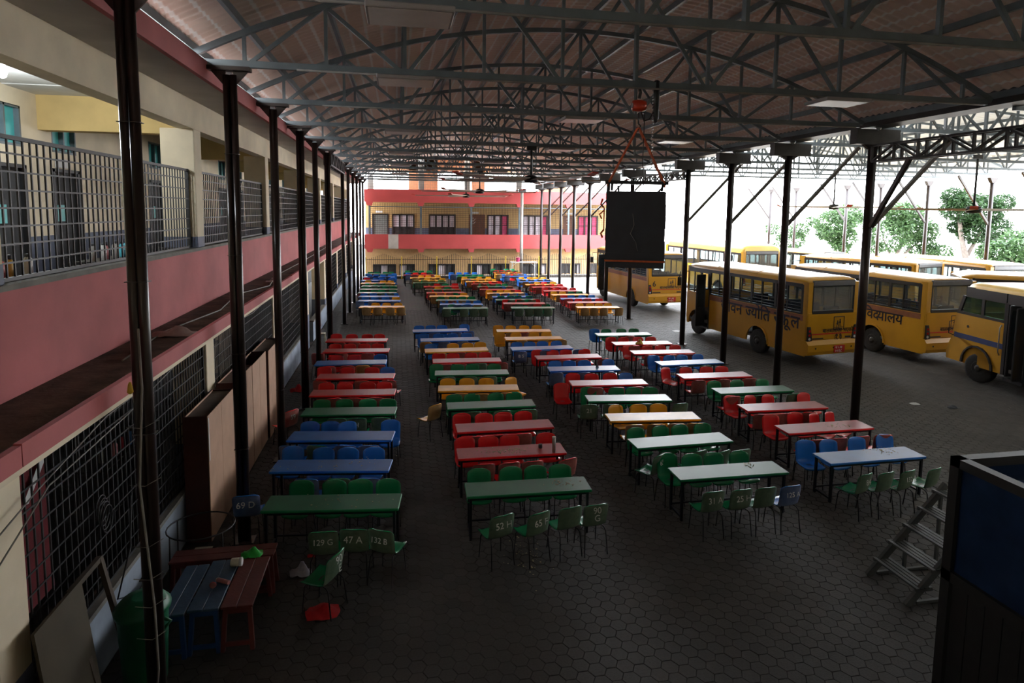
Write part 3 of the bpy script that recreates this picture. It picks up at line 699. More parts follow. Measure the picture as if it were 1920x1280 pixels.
t = thing('round_pole', 'tall grey pole standing before the far red-banded building', 'pole', (9.9, 49.0, 0))
b = MB(); b.lathe([(.13,0),(.12,6.9)], 12); b.obj('shaft', M['soffit'], t)
b = MB(); b.box(-.3,.3,-.2,.2,6.9,7.1); b.obj('head_block', M['greysteel'], t)
# spiked fence
FY = 48.0; FX = [-2.4, .28, 2.98, 5.70, 8.44, 11.16, 13.89, 16.6]
pm = None
for k, (xa, xb) in enumerate(zip(FX, FX[1:])):
    t = thing('spiked_fence', 'spiked iron fence panel with a peaked top, %s from the caged building side' % ORD[k], 'fence', ((xa+xb)/2, FY, 0), 0, 'spiked fence panels')
    w = (xb-xa)/2; n = 19
    for i in range(1, n):
        xx = -w+2*w*i/n; h = 1.64+.40*max(0, 1-abs(xx)/w*1.15)**1.3
        b = MB(); b.lathe([(.018,.06),(.018,h-.10),(.028,h-.09),(.002,h)], 5, at=(xx,0,0)); b.obj('picket', M['brownsteel'], t)
    b = MB(); b.box(-w,w,-.015,.015,1.50,1.54); b.box(-w,w,-.015,.015,.10,.14); b.obj('rail', M['brownsteel'], t)
    b = MB(); b.box(-w-.035,-w+.035,-.035,.035,0,1.66); b.lathe([(.03,1.66),(.05,1.70),(.03,1.76)], 8, at=(-w,0,0)); b.obj('fence_post', M['yellowp'], t)
b = MB(); b.box(-2.4, 16.6, FY+.05, FY+.25, 0, .22); struct('trim_8', b, M['coping'])
t = thing('side_table', 'white metal folding table standing against the far spiked fence', 'table', (9.75, 47.3, 0))
b = MB(); b.box(-1.05,1.05,-.3,.3,1.32,1.37); b.obj('tabletop', M['paper'], t)
for x in (-.95,.95):
    for y in (-.25,.25): b = MB(); b.beam((x,y,0),(x,y,1.33),.04,.04); b.obj('leg', M['paper'], t)
    b = MB(); b.beam((x,0,1.0),(x*.55,0,1.32),.03,.03); b.obj('brace', M['paper'], t)
t = thing('pink_bucket', 'small pink bucket on the white table by the far fence', 'bucket', (9.3, 47.3, 1.37))
b = MB(); b.lathe([(.12,0),(.17,.3),(.18,.32)], 12); b.obj('body', M['pinkpane'], t)
b = MB(); b.tube([(-.17,0,.3),(0,0,.46),(.17,0,.3)], .01, 6); b.obj('handle', M['paper'], t)
TABLES = [
    ('N', 1, 1, 'g', -1.03, 9.67, -6.8), ('N', 1, 2, 'b', -1.19, 11.12, -7.7), ('N', 1, 3, 'b', -1.15, 12.6, -8.0), ('N', 1, 4, 'g', -1.11, 14.17, -5.7),
    ('N', 1, 5, 'r', -1.13, 15.64, -4.8), ('N', 1, 6, 'r', -1.16, 17.19, -6.1), ('N', 1, 7, 'b', -1.41, 18.79, -3.1), ('N', 1, 8, 'r', -1.35, 20.39, -5.2),
    ('N', 1, 9, 'r', -1.44, 22.03, -5.8), ('N', 2, 1, 'g', 2.13, 9.73, -1.9), ('N', 2, 2, 'r', 2.13, 11.29, -0.6), ('N', 2, 3, 'r', 2.24, 12.68, 0.3),
    ('N', 2, 4, 'g', 2.17, 14.18, -1.1), ('N', 2, 5, 'y', 2.05, 15.58, -5.1), ('N', 2, 6, 'g', 2.06, 17.12, -4.3), ('N', 2, 7, 'r', 2.08, 18.57, -2.7),
    ('N', 2, 8, 'y', 1.9, 20.04, 0.0), ('N', 2, 9, 'b', 1.82, 21.74, -0.0), ('N', 2, 10, 'b', 1.59, 23.43, 0.2), ('N', 3, 1, 'g', 5.85, 9.8, -0.3),
    ('N', 3, 2, 'g', 5.65, 11.31, 1.7), ('N', 3, 3, 'y', 5.68, 12.77, -4.8), ('N', 3, 4, 'g', 5.64, 14.18, -6.4), ('N', 3, 5, 'r', 5.61, 15.58, -3.9),
    ('N', 3, 6, 'b', 5.39, 17.12, -3.9), ('N', 3, 7, 'r', 5.34, 18.61, -0.6), ('N', 3, 8, 'b', 4.78, 19.95, 0.8), ('N', 3, 9, 'y', 4.85, 21.55, -2.0),
    ('N', 3, 10, 'y', 4.78, 22.98, -5.0), ('N', 4, 1, 'b', 8.95, 10.02, 0.5), ('N', 4, 2, 'r', 9.15, 11.57, 0.7), ('N', 4, 3, 'r', 9.12, 13.01, -1.3),
    ('N', 4, 4, 'g', 9.19, 14.39, -0.6), ('N', 4, 5, 'r', 8.9, 15.87, -0.9), ('N', 4, 6, 'b', 8.89, 17.39, 1.3), ('N', 4, 7, 'r', 8.65, 18.84, -2.5),
    ('N', 4, 8, 'r', 8.5, 20.23, -2.2), ('N', 4, 9, 'g', 8.41, 21.83, -2.6), ('F', 1, 1, 'y', -0.77, 29.55, -6.0), ('F', 1, 2, 'b', -0.94, 31.51, -6.0),
    ('F', 1, 3, 'b', -1.01, 33.05, -5.8), ('F', 1, 4, 'g', -1.15, 34.52, -5.6), ('F', 1, 5, 'g', -1.09, 36.02, -5.4), ('F', 1, 6, 'g', -1.12, 37.56, -3.7),
    ('F', 1, 7, 'y', -1.23, 39.02, -5.0), ('F', 1, 8, 'b', -1.31, 40.62, -4.7), ('F', 1, 9, 'b', -1.29, 42.68, -4.4), ('F', 1, 10, 'g', -1.25, 44.6, -4.2),
    ('F', 2, 1, 'g', 3.13, 28.71, -3.9), ('F', 2, 2, 'b', 3.06, 29.86, -5.8), ('F', 2, 3, 'g', 2.96, 31.3, -6.0), ('F', 2, 4, 'y', 2.7, 32.8, -5.3),
    ('F', 2, 5, 'r', 2.62, 34.22, -1.0), ('F', 2, 6, 'g', 2.58, 35.58, -4.1), ('F', 2, 7, 'r', 2.57, 37.05, -1.9), ('F', 2, 8, 'g', 1.99, 39.0, 0.0),
    ('F', 2, 9, 'y', 2.05, 40.25, -6.0), ('F', 2, 10, 'y', 1.85, 41.87, 0.0), ('F', 2, 11, 'r', 1.47, 43.79, -4.2), ('F', 2, 12, 'g', 1.42, 45.29, -3.9),
    ('F', 3, 1, 'g', 6.36, 28.48, -5.5), ('F', 3, 2, 'r', 6.22, 29.88, -4.8), ('F', 3, 3, 'g', 6.04, 31.19, -3.6), ('F', 3, 4, 'b', 6.04, 32.29, -2.2),
    ('F', 3, 5, 'y', 5.94, 33.67, -1.1), ('F', 3, 6, 'r', 5.76, 35.31, -4.8), ('F', 3, 7, 'g', 5.79, 36.66, -0.6), ('F', 3, 8, 'r', 5.57, 37.97, -2.8),
    ('F', 3, 9, 'y', 5.36, 39.3, -3.4), ('F', 3, 10, 'y', 5.22, 40.68, -4.7), ('F', 3, 11, 'g', 5.02, 42.18, -4.4), ('F', 3, 12, 'b', 4.69, 43.77, 0.0),
    ('F', 4, 1, 'y', 9.54, 28.28, -5.0), ('F', 4, 2, 'r', 9.55, 29.86, -2.8), ('F', 4, 3, 'b', 9.53, 31.2, -3.2), ('F', 4, 4, 'y', 9.42, 32.72, -1.1),
    ('F', 4, 5, 'r', 9.37, 34.36, -4.2), ('F', 4, 6, 'r', 9.08, 36.18, -0.0), ('F', 4, 7, 'y', 8.93, 37.45, -3.5), ('F', 4, 8, 'b', 8.8, 38.97, 0.0),
    ('F', 4, 9, 'y', 9.02, 40.21, -4.7), ('F', 4, 10, 'b', 8.24, 42.4, -0.0), ('F', 4, 11, 'y', 7.97, 43.74, 0.0), ('F', 4, 12, 'r', 8.04, 45.07, -4.0),
    ('F', 4, 13, 'g', 8.02, 46.28, -3.8),
]
# ------------------------------------------------------------------ dining tables
COL = {'r': ('red', (.74,.018,.022), (.33,.03,.03)), 'b': ('blue', (.02,.18,.66), (.025,.11,.32)), 'g': ('green', (.009,.21,.08), (.012,.105,.05)), 'y': ('yellow', (.85,.40,.02), (.68,.36,.09))}
TOP = {}; EDGE = {}; PLA = {}; DUST = {}
for k, (nm, c, tcol) in COL.items():
    TOP[k] = mat(nm+'_tabletop', tcol, .36, var=.16, scale=2.5, spec=.32)
    EDGE[k] = mat(nm+'_table_edge', c, .4, var=.1)
    PLA[k] = mat(nm+'_chair_plastic', c, .26, var=.08, scale=4, spec=.55)
    gr = sum(c)/3
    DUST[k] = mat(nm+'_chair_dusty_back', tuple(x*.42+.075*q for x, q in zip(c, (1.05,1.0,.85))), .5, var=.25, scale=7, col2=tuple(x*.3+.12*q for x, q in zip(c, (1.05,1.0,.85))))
ROWN = {1: 'wall row', 2: 'second row', 3: 'third row', 4: 'bus-side row'}
def mk_table(k):
    b = MB(); L, W = 1.05, .265
    b.bbox(-L,L,-W,W,.725,.77,.012,1)
    b.face([len(b.v)+i for i in range(4)], 0); b.v += [(-L+.012,-W+.012,.7705),(L-.012,-W+.012,.7705),(L-.012,W-.012,.7705),(-L+.012,W-.012,.7705)]
    return b.mesh('tabletop', [TOP[k], EDGE[k]])
TM = {k: mk_table(k) for k in COL}
LEGM = MB().box(-.02,.02,-.02,.02,0,.727).mesh('leg', M['table_leg'])
SIDEM = MB().box(-.014,.014,-.21,.21,.05,.085).mesh('side_rail', M['table_leg'])
RAILM = MB().box(-.96,.96,-.013,.013,.68,.725).mesh('apron_rail', M['table_leg'])
FOOTM = MB().box(-.96,.96,-.012,.012,.10,.128).mesh('foot_rail', M['table_leg'])
def table(blk, c, i, k, x, y, a):
    lb = 'long %s-topped dining table, %s from the camera in the %s, %s block' % (COL[k][0], ORD[i-1], ROWN[c], 'front' if blk == 'N' else 'back')
    t = thing('dining_table', lb, 'table', (x, y, 0), math.radians(a), 'dining tables of the %s block' % ('front' if blk == 'N' else 'back'))
    link('tabletop', TM[k], t)
    for sx in (-1,1):
        for sy in (-1,1): link('leg', LEGM, t, (sx*.98, sy*.215, 0))
        link('side_rail', SIDEM, t, (sx*.98, 0, 0))
    for sy in (-1,1): link('apron_rail', RAILM, t, (0, sy*.215, 0))
    link('foot_rail', FOOTM, t, (0, .215, 0))
    return t
for T in TABLES: table(*T)

# ------------------------------------------------------------------ moulded plastic chairs
PROF = [(.225,.412),(.222,.432),(.20,.446),(.12,.441),(.02,.434),(-.07,.436),(-.135,.452),(-.172,.49),(-.190,.55),(-.203,.63),(-.216,.71),(-.228,.785),(-.238,.832),(-.252,.848),(-.270,.846)]
HW = [.19,.205,.212,.214,.214,.211,.205,.201,.202,.206,.208,.204,.188,.165,.15]
def shell_mesh(k, n=8):
    P = []
    for (y, z), w in zip(PROF, HW):
        row = []
        for j in range(n+1):
            t = -1+2*j/n; seat = z < .47
            yy, zz = y, z
            if seat: zz += .022*abs(t)**3 - .006*(1-t*t)
            else: yy += .035*t*t
            if z > .8: zz -= .02*abs(t)**4
            row.append(Vector((w*t, yy, zz)))
        P.append(row)
    r, c = len(P), n+1; th = .009; Nn = []
    for i in range(r):
        for j in range(c):
            a = P[min(i+1, r-1)][j]-P[max(i-1, 0)][j]; b_ = P[i][min(j+1, c-1)]-P[i][max(j-1, 0)]
            Nn.append(a.cross(b_).normalized())
    b = MB(); b.v = [tuple(p) for row in P for p in row]+[tuple(p-Nn[i]*th) for i, p in enumerate(q for row in P for q in row)]
    o = r*c; up_ = Nn[3*c+c//2].z > 0
    s_in, s_out = (0, o) if up_ else (0, o)
    if not up_: b.v = b.v[:o]+[tuple(Vector(p)+Nn[i]*th) for i, p in enumerate(b.v[:o])]
    for i in range(r-1):
        for j in range(c-1):
            q = [i*c+j, i*c+j+1, (i+1)*c+j+1, (i+1)*c+j]
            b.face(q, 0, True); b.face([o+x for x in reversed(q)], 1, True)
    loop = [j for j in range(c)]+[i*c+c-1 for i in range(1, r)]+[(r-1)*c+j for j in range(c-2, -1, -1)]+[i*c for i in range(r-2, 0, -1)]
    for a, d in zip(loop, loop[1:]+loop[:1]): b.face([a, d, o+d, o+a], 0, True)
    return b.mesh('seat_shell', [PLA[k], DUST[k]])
SHELL = {k: shell_mesh(k) for k in COL}
def leg_tube(s, rear):
    return [(s*.13,-.03,.425),(s*.165,-.155,.412),(s*.178,-.195,.37),(s*.195,-.245,.0)] if rear else [(s*.13,.03,.425),(s*.165,.145,.412),(s*.175,.175,.37),(s*.19,.205,0)]
CLEG = {(s, q): MB().tube(leg_tube(s, q), .0095, 6).mesh('leg', M['chair_leg']) for s in (-1,1) for q in (False, True)}
CFR = MB().box(-.14,.14,-.045,-.02,.412,.43).box(-.14,.14,.02,.045,.412,.43).mesh('seat_frame', M['chair_leg'])
NCH = [0]
def chair(x, y, rot, k, label, group, number=None):
    t = thing('plastic_chair', label, 'chair', (x, y, 0), rot, group)
    link('seat_shell', SHELL[k], t); link('seat_frame', CFR, t)
    for q in CLEG.values(): link('leg', q, t)
    if number:
        cu = bpy.data.curves.new('chalk_number', 'FONT'); cu.body = number; cu.size = (.14 if len(number) < 5 else .115); cu.align_x = 'CENTER'; cu.align_y = 'CENTER'; cu.extrude = .0012
        cu.space_line = .85; o = bpy.data.objects.new('chalk_number', cu); C.objects.link(o); bpy.context.view_layer.update()
        me = bpy.data.meshes.new_from_object(o.evaluated_get(bpy.context.evaluated_depsgraph_get())); bpy.data.objects.remove(o); bpy.data.curves.remove(cu)
        me.materials.clear(); me.materials.append(M['chalk']); o = link('chalk_number', me, t)
        o.location = (0, -.262, .685); o.rotation_euler = (math.radians(84), 0, 0)
    NCH[0] += 1
    return t
# (place along the table 0-1, colour, turn in degrees, extra distance) for the far side / the near side of every front-block table
CH = {
(1,1): ([(.2,'g'),(.455,'g'),(.65,'g'),(.86,'g')], [(.53,'g',4,.30,'129 G'),(.72,'g',-3,.25,'47 A'),(.92,'g',-20,.30,'132 B')]),
(1,2): ([(.085,'b'),(.366,'b'),(.58,'b'),(.82,'b')], [(.35,'b'),(.60,'g'),(.85,'b')]),
(1,3): ([(.12,'b'),(.32,'b'),(.5,'b',28),(.94,'b')], [(.08,'b'),(.33,'g'),(.58,'b'),(.79,'b')]),
(1,4): ([(.15,'g'),(.40,'g'),(.67,'g'),(.87,'g')], [(.40,'g'),(.60,'g',0,0,'H'),(.86,'g')]),
(1,5): ([(.13,'r'),(.355,'r'),(.635,'r'),(.85,'r')], [(.28,'r',12),(.54,'r'),(.78,'r')]),
(1,6): ([(.02,'r',0,.1),(.34,'r'),(.67,'r'),(.86,'b')], [(.10,'r'),(.62,'r'),(.97,'r',-12)]),
(1,7): ([(.26,'r'),(.52,'r'),(.9,'b')], [(.22,'r'),(.47,'r'),(.66,'y'),(.9,'r')]),
(1,8): ([(.13,'r'),(.36,'r'),(.58,'r'),(.80,'r')], [(-.04,'r'),(.30,'r'),(.70,'r')]),
(1,9): ([(.10,'r'),(.38,'r'),(.63,'r'),(.84,'r')], [(.25,'r'),(.5,'r'),(.78,'r')]),
(2,1): ([(.10,'g'),(.38,'g'),(.58,'g'),(.80,'g')], [(.195,'g',20,.34,'52 H'),(.46,'g',24,.34,'65 F'),(.72,'g',16,.22),(.92,'g',8,.18,'90\nG')]),
(2,2): ([(.08,'r'),(.30,'r'),(.51,'r'),(.87,'r')], [(.25,'r'),(.45,'r',8),(.66,'r',5),(.97,'r',20)]),
(2,3): ([(.07,'r'),(.31,'r'),(.51,'r'),(.70,'r')], [(.18,'r'),(.42,'r'),(.66,'r')]),
(2,4): ([(.085,'g'),(.30,'g'),(.58,'g'),(.79,'g')], [(.30,'g'),(.62,'g'),(.92,'g')]),
(2,5): ([(.10,'y'),(.34,'y'),(.59,'y'),(.97,'y',35,.05)], [(.33,'y'),(.55,'y',0,.06),(.85,'y')]),
(2,6): ([(.0,'g',0,.06),(.29,'g'),(.44,'g'),(.81,'g')], [(.2,'g'),(.5,'g'),(.75,'g')]),
(2,7): ([(.08,'r'),(.30,'r'),(.57,'r'),(.78,'r',0,.06)], [(.2,'r'),(.42,'r'),(.70,'g'),(1.0,'r')]),
(2,8): ([(.10,'b'),(.46,'y'),(.69,'y'),(.88,'y')], [(.25,'y'),(.55,'r'),(.8,'y')]),
(2,9): ([(.05,'b'),(.31,'b'),(.55,'b'),(.80,'b')], [(.1,'y'),(.4,'b'),(.7,'b')]),
(2,10): ([(.12,'b'),(.32,'b'),(.52,'b'),(.97,'b')], [(.40,'b'),(.78,'b',0,.04),(1.0,'b')]),
(3,1): ([(.085,'g',0,-.1),(.30,'g',0,-.1),(.51,'g',0,-.1),(.76,'g',0,-.1)], [(.14,'g',5,.16,'31 A'),(.38,'g',5,.16,'25 H'),(.57,'g',5,.16),(.81,'b',6,.16,'125 A')]),
(3,2): ([(.10,'g'),(.37,'g'),(.555,'g'),(.83,'g')], [(.06,'g',32,.09,'65'),(.49,'g',14,.03),(.70,'g',24,.12),(.90,'g',4,.12)]),
(3,3): ([(.14,'y',20),(.37,'y'),(.60,'y')], [(.31,'y'),(.55,'y'),(.74,'y'),(.96,'y',-8)]),
(3,4): ([(.03,'g'),(.37,'g'),(.57,'g'),(.79,'g')], [(.06,'g',0,0,'21'),(.33,'g'),(.72,'g'),(1.1,'g',14)]),
(3,5): ([(.05,'r'),(.30,'r'),(.55,'r'),(.78,'b')], [(-.06,'r',180,.0),(.33,'r'),(.62,'r'),(.87,'r')]),
(3,6): ([(.10,'b'),(.27,'b'),(.53,'b'),(.92,'b',10)], [(.12,'b'),(.5,'b'),(.85,'b')]),
(3,7): ([(.05,'r'),(.28,'r'),(.46,'r'),(.80,'r')], [(.43,'r',0,.03,'E8'),(.7,'r'),(1.0,'r',15)]),
(3,8): ([(.12,'b'),(.33,'b'),(.52,'b'),(.80,'b')], [(.14,'b',0,.03,'B 5'),(.55,'b'),(1.08,'b',0,.02)]),
(3,9): ([(-.08,'y',0,.05),(.20,'y'),(.53,'y'),(.75,'y')], [(.3,'y'),(.65,'y'),(.98,'y',-6)]),
(3,10): ([(.03,'y'),(.26,'y'),(.51,'y'),(.75,'y')], [(.3,'y'),(.52,'r'),(.86,'y')]),
(4,1): ([(.06,'b',-10,.0),(.305,'b',0,-.05),(.63,'b',0,-.02),(.96,'b',0,.02)], [(.08,'g',18,.17,'84'),(.265,'g',12,.17),(.505,'g',14,.17,'132 A'),(.77,'g',16,.17)]),
(4,2): ([(.09,'r',-4,-.1),(.41,'r',0,.05),(.60,'r',24,-.1),(.81,'r',26,-.05)], [(.12,'r',0,.1),(.37,'r',0,.1),(.63,'r',0,.08),(.89,'r',-8,.1)]),
(4,3): ([(.04,'r',5,.0),(.295,'r',18,-.05),(.52,'r',14,-.05),(1.0,'r',10,0)], [(.25,'r',-14),(.48,'r'),(.78,'r')]),
(4,4): ([(.04,'g'),(.37,'g'),(.73,'g')], [(.2,'r'),(.55,'g'),(1.0,'g')]),
(4,5): ([(-.10,'r',28),(.15,'r'),(.45,'r'),(.69,'r')], [(.25,'r'),(.6,'r'),(.97,'r')]),
(4,6): ([(.01,'b'),(.25,'b'),(.41,'b'),(.73,'b')], [(.35,'b'),(.70,'g')]),
(4,7): ([(.0,'r',18),(.3,'r'),(.52,'r'),(.77,'r')], [(.3,'r'),(.63,'r',0,.03,'OH'),(.9,'r')]),
(4,8): ([(.0,'r'),(.20,'r'),(.48,'r'),(.72,'r')], [(.35,'r'),(.7,'r')]),
(4,9): ([(.0,'b',0,.06),(.22,'g'),(.51,'g'),(.74,'g')], [(.3,'g'),(.6,'r')]),
}
TP = {(T[0], T[1], T[2]): T for T in TABLES}
SP = {1:'wall-row', 2:'second-row', 3:'third-row', 4:'bus-side'}
def seat_spot(T, far, t, extra, inner):
    _, c, i, k, x, y, a = T; a = math.radians(a)
    d = (.265+.21+extra) if far else -(.265+.235+extra)
    u = -1.05+2.1*t
    return x+u*math.cos(a)-d*math.sin(a), y+u*math.sin(a)+d*math.cos(a), a
FIXED = {(1,1,0),(2,1,0),(3,1,0),(3,1,1),(3,2,0),(4,1,0),(4,1,1),(4,2,0),(4,2,1),(4,3,1)}   # places measured directly
def put_chairs(T, lst, far, blkname):
    last = -9
    for n, e in enumerate(sorted(lst, key=lambda e: e[0])):
        t, k = e[0], e[1]; t = max(t, last+.212); last = t; tu = e[2] if len(e) > 2 else random.uniform(-5, 5); ex = e[3] if len(e) > 3 else 0; num = e[4] if len(e) > 4 else None
        if (T[1], T[2], int(far)) not in FIXED or T[0] == 'F': t += (.27 if far else -.50)*T[4]/T[5]/2.1; ex += -.08 if far else -.02
        if far and .40 < abs(t-.5) < .62: ex = max(ex, .0)      # keep end chairs clear of the table legs
        x, y, a = seat_spot(T, far, t, ex, True)
        lb = '%s plastic chair%s, %s along the %s side of the %s %s %s-block table' % (COL[k][0], (' chalked '+num.replace('\n', ' ').replace(' ', '')) if num else '', ORD[n], 'far' if far else 'near', ORD[T[2]-1], SP[T[1]], blkname)
        chair(x, y, a+(PI if far else 0)+math.radians(tu), k, lb, 'plastic chairs around the %s-block tables' % blkname, num)
for key, (fl, nl) in CH.items():
    T = TP[('N',)+key]; put_chairs(T, fl, True, 'front'); put_chairs(T, nl, False, 'front')
# strays
chair(-2.42, 10.20, .05, 'b', 'blue plastic chair chalked 69D by the wall end of the nearest green table', 'plastic chairs around the front-block tables', '69 D')
chair(-1.02, 8.16, math.radians(62), 'g', 'green plastic chair chalked 90E, pulled out and turned aside in front of the wall row', 'plastic chairs around the front-block tables', '90\nE')
chair(-2.55, 14.35, math.radians(48), 'r', 'red plastic chair turned askew at the wall end of a green table', 'plastic chairs around the front-block tables', '59')
chair(.72, 14.3, math.radians(38), 'y', 'dusty yellow plastic chair standing alone in the aisle beside a green table', 'plastic chairs around the front-block tables')
# front ranks of the back block
FR1 = {(1,1): ([(.33,'y'),(.58,'y'),(.84,'y')], [(.20,'y'),(.44,'y'),(.72,'y'),(.95,'y')]),
       (2,1): ([(.2,'g'),(.55,'b')], [(.10,'g'),(.48,'g'),(.70,'g'),(.92,'g')]),
       (3,1): ([(.6,'r'),(.8,'g')], [(.20,'g'),(.43,'g'),(.63,'g'),(.82,'g')]),
       (4,1): ([(.1,'y'),(.34,'y'),(.55,'y'),(.77,'y')], [(.22,'y'),(.42,'y'),(.62,'y'),(1.0,'y')])}
for key, (fl, nl) in FR1.items():
    T = TP[('F',)+key]; put_chairs(T, fl, True, 'back'); put_chairs(T, nl, False, 'back')
# second rank: far-side chairs stand out, up to about three hundred in all
for key in ((1,2),(2,2),(3,2),(4,2),(1,3),(2,3),(3,3),(4,3)):
    if NCH[0] > 296: break
    T = TP[('F',)+key]; put_chairs(T, [(.12+.25*q, T[3]) for q in range(min(4, 300-NCH[0]))], True, 'back')
DONE_F = {(1,1),(2,1),(3,1),(4,1)}
# all the remaining small far chairs: one mass
def low_chair():
    b = MB(); sel = [0,2,4,6,8,10,12,14]; n = 4
    P = []
    for i in sel:
        (y, z), w = PROF[i], HW[i]
        P.append([(w*t, y+(0 if z < .47 else .03*t*t), z+(.02*abs(t)**3 if z < .47 else 0)) for t in (-1,-.5,0,.5,1)])
    b.grid(P, 0); b.grid([[(p[0], p[1]-.008, p[2]-.008) for p in reversed(r)] for r in P], 1)
    for q in CLEG: b.tube(leg_tube(*q), .0095, 4, 2)
    return b
LC = low_chair(); MASS = MB(); mm = []
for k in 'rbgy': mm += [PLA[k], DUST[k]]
mm.append(M['chair_leg'])
def mass_chair(x, y, rot, k):
    c, s = math.cos(rot), math.sin(rot); o = len(MASS.v); ki = 'rbgy'.index(k)*2
    MASS.v += [(x+c*p[0]-s*p[1], y+s*p[0]+c*p[1], p[2]) for p in LC.v]
    for f, m, sm in zip(LC.f, LC.m, LC.sm): MASS.face([o+i for i in f], (ki+m) if m < 2 else 8, sm)
far_done = {('F', 1, 2)}
listed = set()
for o in list(SC.objects):
    if o.name.startswith('plastic_chair') and o.parent is None: listed.add((round(o.location.x, 2), round(o.location.y, 2)))
for T in TABLES:
    if T[0] != 'F' or (T[1], T[2]) in DONE_F: continue
    for far in (True, False):
        for q in range(4):
            t = .12+.25*q+random.uniform(-.04, .04)
            if random.random() < .08: continue
            k = T[3] if random.random() < .82 else random.choice('rbgy')
            if T[1] == 4 and T[2] == 6: k = 'r'
            x, y, a = seat_spot(T, far, t, random.uniform(-.02, .05), True)
            xx, yy, _ = seat_spot(T, far, .12+.25*q, 0, True)
            if any(abs(px_-xx) < .12 and abs(py_-yy) < .12 for px_, py_ in listed): continue
            if min(abs(x+2.48), abs(x-11.47)) < .45: continue
            mass_chair(x, y, a+(PI if far else 0)+random.uniform(-.12, .12), k)
for q in range(14): mass_chair(-2.2+random.uniform(0, 2.2), 40+random.uniform(0, 4), random.uniform(-.6, .6)+PI*(q % 2), 'b')
mo = MASS.obj('plastic_chairs', mm, kind='stuff'); tag(mo, 'mass of small coloured plastic chairs around the back-block tables', 'chairs')

# ------------------------------------------------------------------ things left on tables and ground
def crumbs(x, y, z, sx, sy, n, label):
    b = MB()
    for _ in range(n):
        px_, py_ = random.gauss(x, sx), random.gauss(y, sy); s = random.uniform(.004, .012)
        b.box(px_-s, px_+s, py_-s*.7, py_+s*.7, z, z+s*.7)
    tag(b.obj('food_crumbs', M['food'], kind='stuff'), label, 'crumbs')
crumbs(2.05, 11.3, .771, .22, .07, 90, 'spilled rice on the second red table of the second row')
crumbs(2.75, 9.72, .771, .14, .08, 30, 'crumbs on the nearest green table of the second row')
crumbs(9.35, 10.15, .771, .16, .1, 40, 'crumbs on the nearest blue bus-side table')
crumbs(6.35, 9.95, .771, .06, .05, 26, 'yellow-green scraps on the nearest green table of the third row')
crumbs(9.45, 11.55, .771, .15, .07, 24, 'crumbs on the nearest red bus-side table')
crumbs(-1.2, 11.12, .771, .5, .12, 34, 'white specks on the nearest blue table of the wall row')
crumbs(-.8, 9.67, .771, .5, .12, 22, 'white specks on the nearest green table of the wall row')
crumbs(1.95, 8.95, .001, .16, .35, 60, 'spilled rice on the pavers before the second row')
t = thing('steel_tumbler', 'tall pale steel tumbler standing on the red table in the second row', 'tumbler', (2.93, 11.08, .771))
b = MB(); b.lathe([(.028,0),(.034,.02),(.036,.28),(.030,.285)], 12); b.obj('body', M['chain'], t); b = MB(); b.lathe([(.038,.285),(.038,.31),(.02,.318)], 12); b.obj('rim', M['whitecloth'], t)
t = thing('tiffin_box', 'small black box on the red table beside the steel tumbler', 'box', (2.72, 11.32, .771))
b = MB(); b.bbox(-.035,.035,-.03,.03,0,.07,.01); b.obj('box', M['speaker'], t); b = MB(); b.bbox(-.037,.037,-.032,.032,.07,.085,.008); b.obj('lid', M['darksteel'], t)
def rag(name, x, y, z, s, m, label, cat, h=.06, parent=None):
    P = []
    for i in range(9):
        row = []
        for j in range(9):
            u, v = -1+i/4, -1+j/4; rr = math.hypot(u, v)
            row.append((x+s*u*(1-.18*abs(v))+random.uniform(-.02,.02)*s, y+s*.75*v*(1-.2*abs(u))+random.uniform(-.04,.04)*s, z+.006+max(0, h*(1-rr)+h*.5*math.sin(5*u+3*v)*(1-rr*.6)+random.uniform(0,.2)*h)))
        P.append(row)
    b = MB(); b.grid(P); b.grid([[(p[0], p[1], max(z+.001, p[2]-.008)) for p in reversed(r)] for r in P])
    return tag(b.obj(name, m), label, cat)
rag('red_cloth', -1.02, 8.07, 0, .23, M['redcloth'], 'crumpled red cloth lying on the dark pavers before the wall row', 'cloth', .09)
rag('paper_scrap', 14.57, 14.77, 0, .14, M['paper'], 'torn white paper on the open paving near the parked buses', 'paper', .03)
rag('dark_sandal', 15.37, 14.31, 0, .15, M['speaker'], 'pair of dark sandals left on the open paving near the buses', 'sandals', .06)
rag('paper_scrap', 12.55, 25.7, 0, .28, M['paper'], 'white litter on the paving ahead of the open-doored bus', 'paper', .03)
rag('plastic_bag', -1.45, 9.05, .0, .16, mat('pale_plastic_bag', (.30,.30,.36), .4, var=.2, scale=8), 'crumpled pale plastic bag under the nearest green table', 'bag', .14)
rag('red_wrapper', -1.35, 9.5, 0, .07, M['redcloth'], 'small red wrapper on the ground under the nearest green table', 'wrapper', .03)
rag('red_bag', -2.95, 18.6, 0, .22, M['redcloth'], 'red bag on the ground between columns and the plinth', 'bag', .16)
rag('flower_posy', 8.35, 20.1, .771, .14, mat('posy_red_yellow', (.5,.02,.04), .7, var=.2, scale=9, col2=(.6,.5,.1), patch=(.45,.55)), 'red and yellow posy lying on the shiny red bus-side table', 'flowers', .14)
rag('dark_pouch', 4.72+1.1, 17.15, .771, .05, M['bluegrey'], 'small dark pouch on the blue table of the third row', 'pouch', .09)
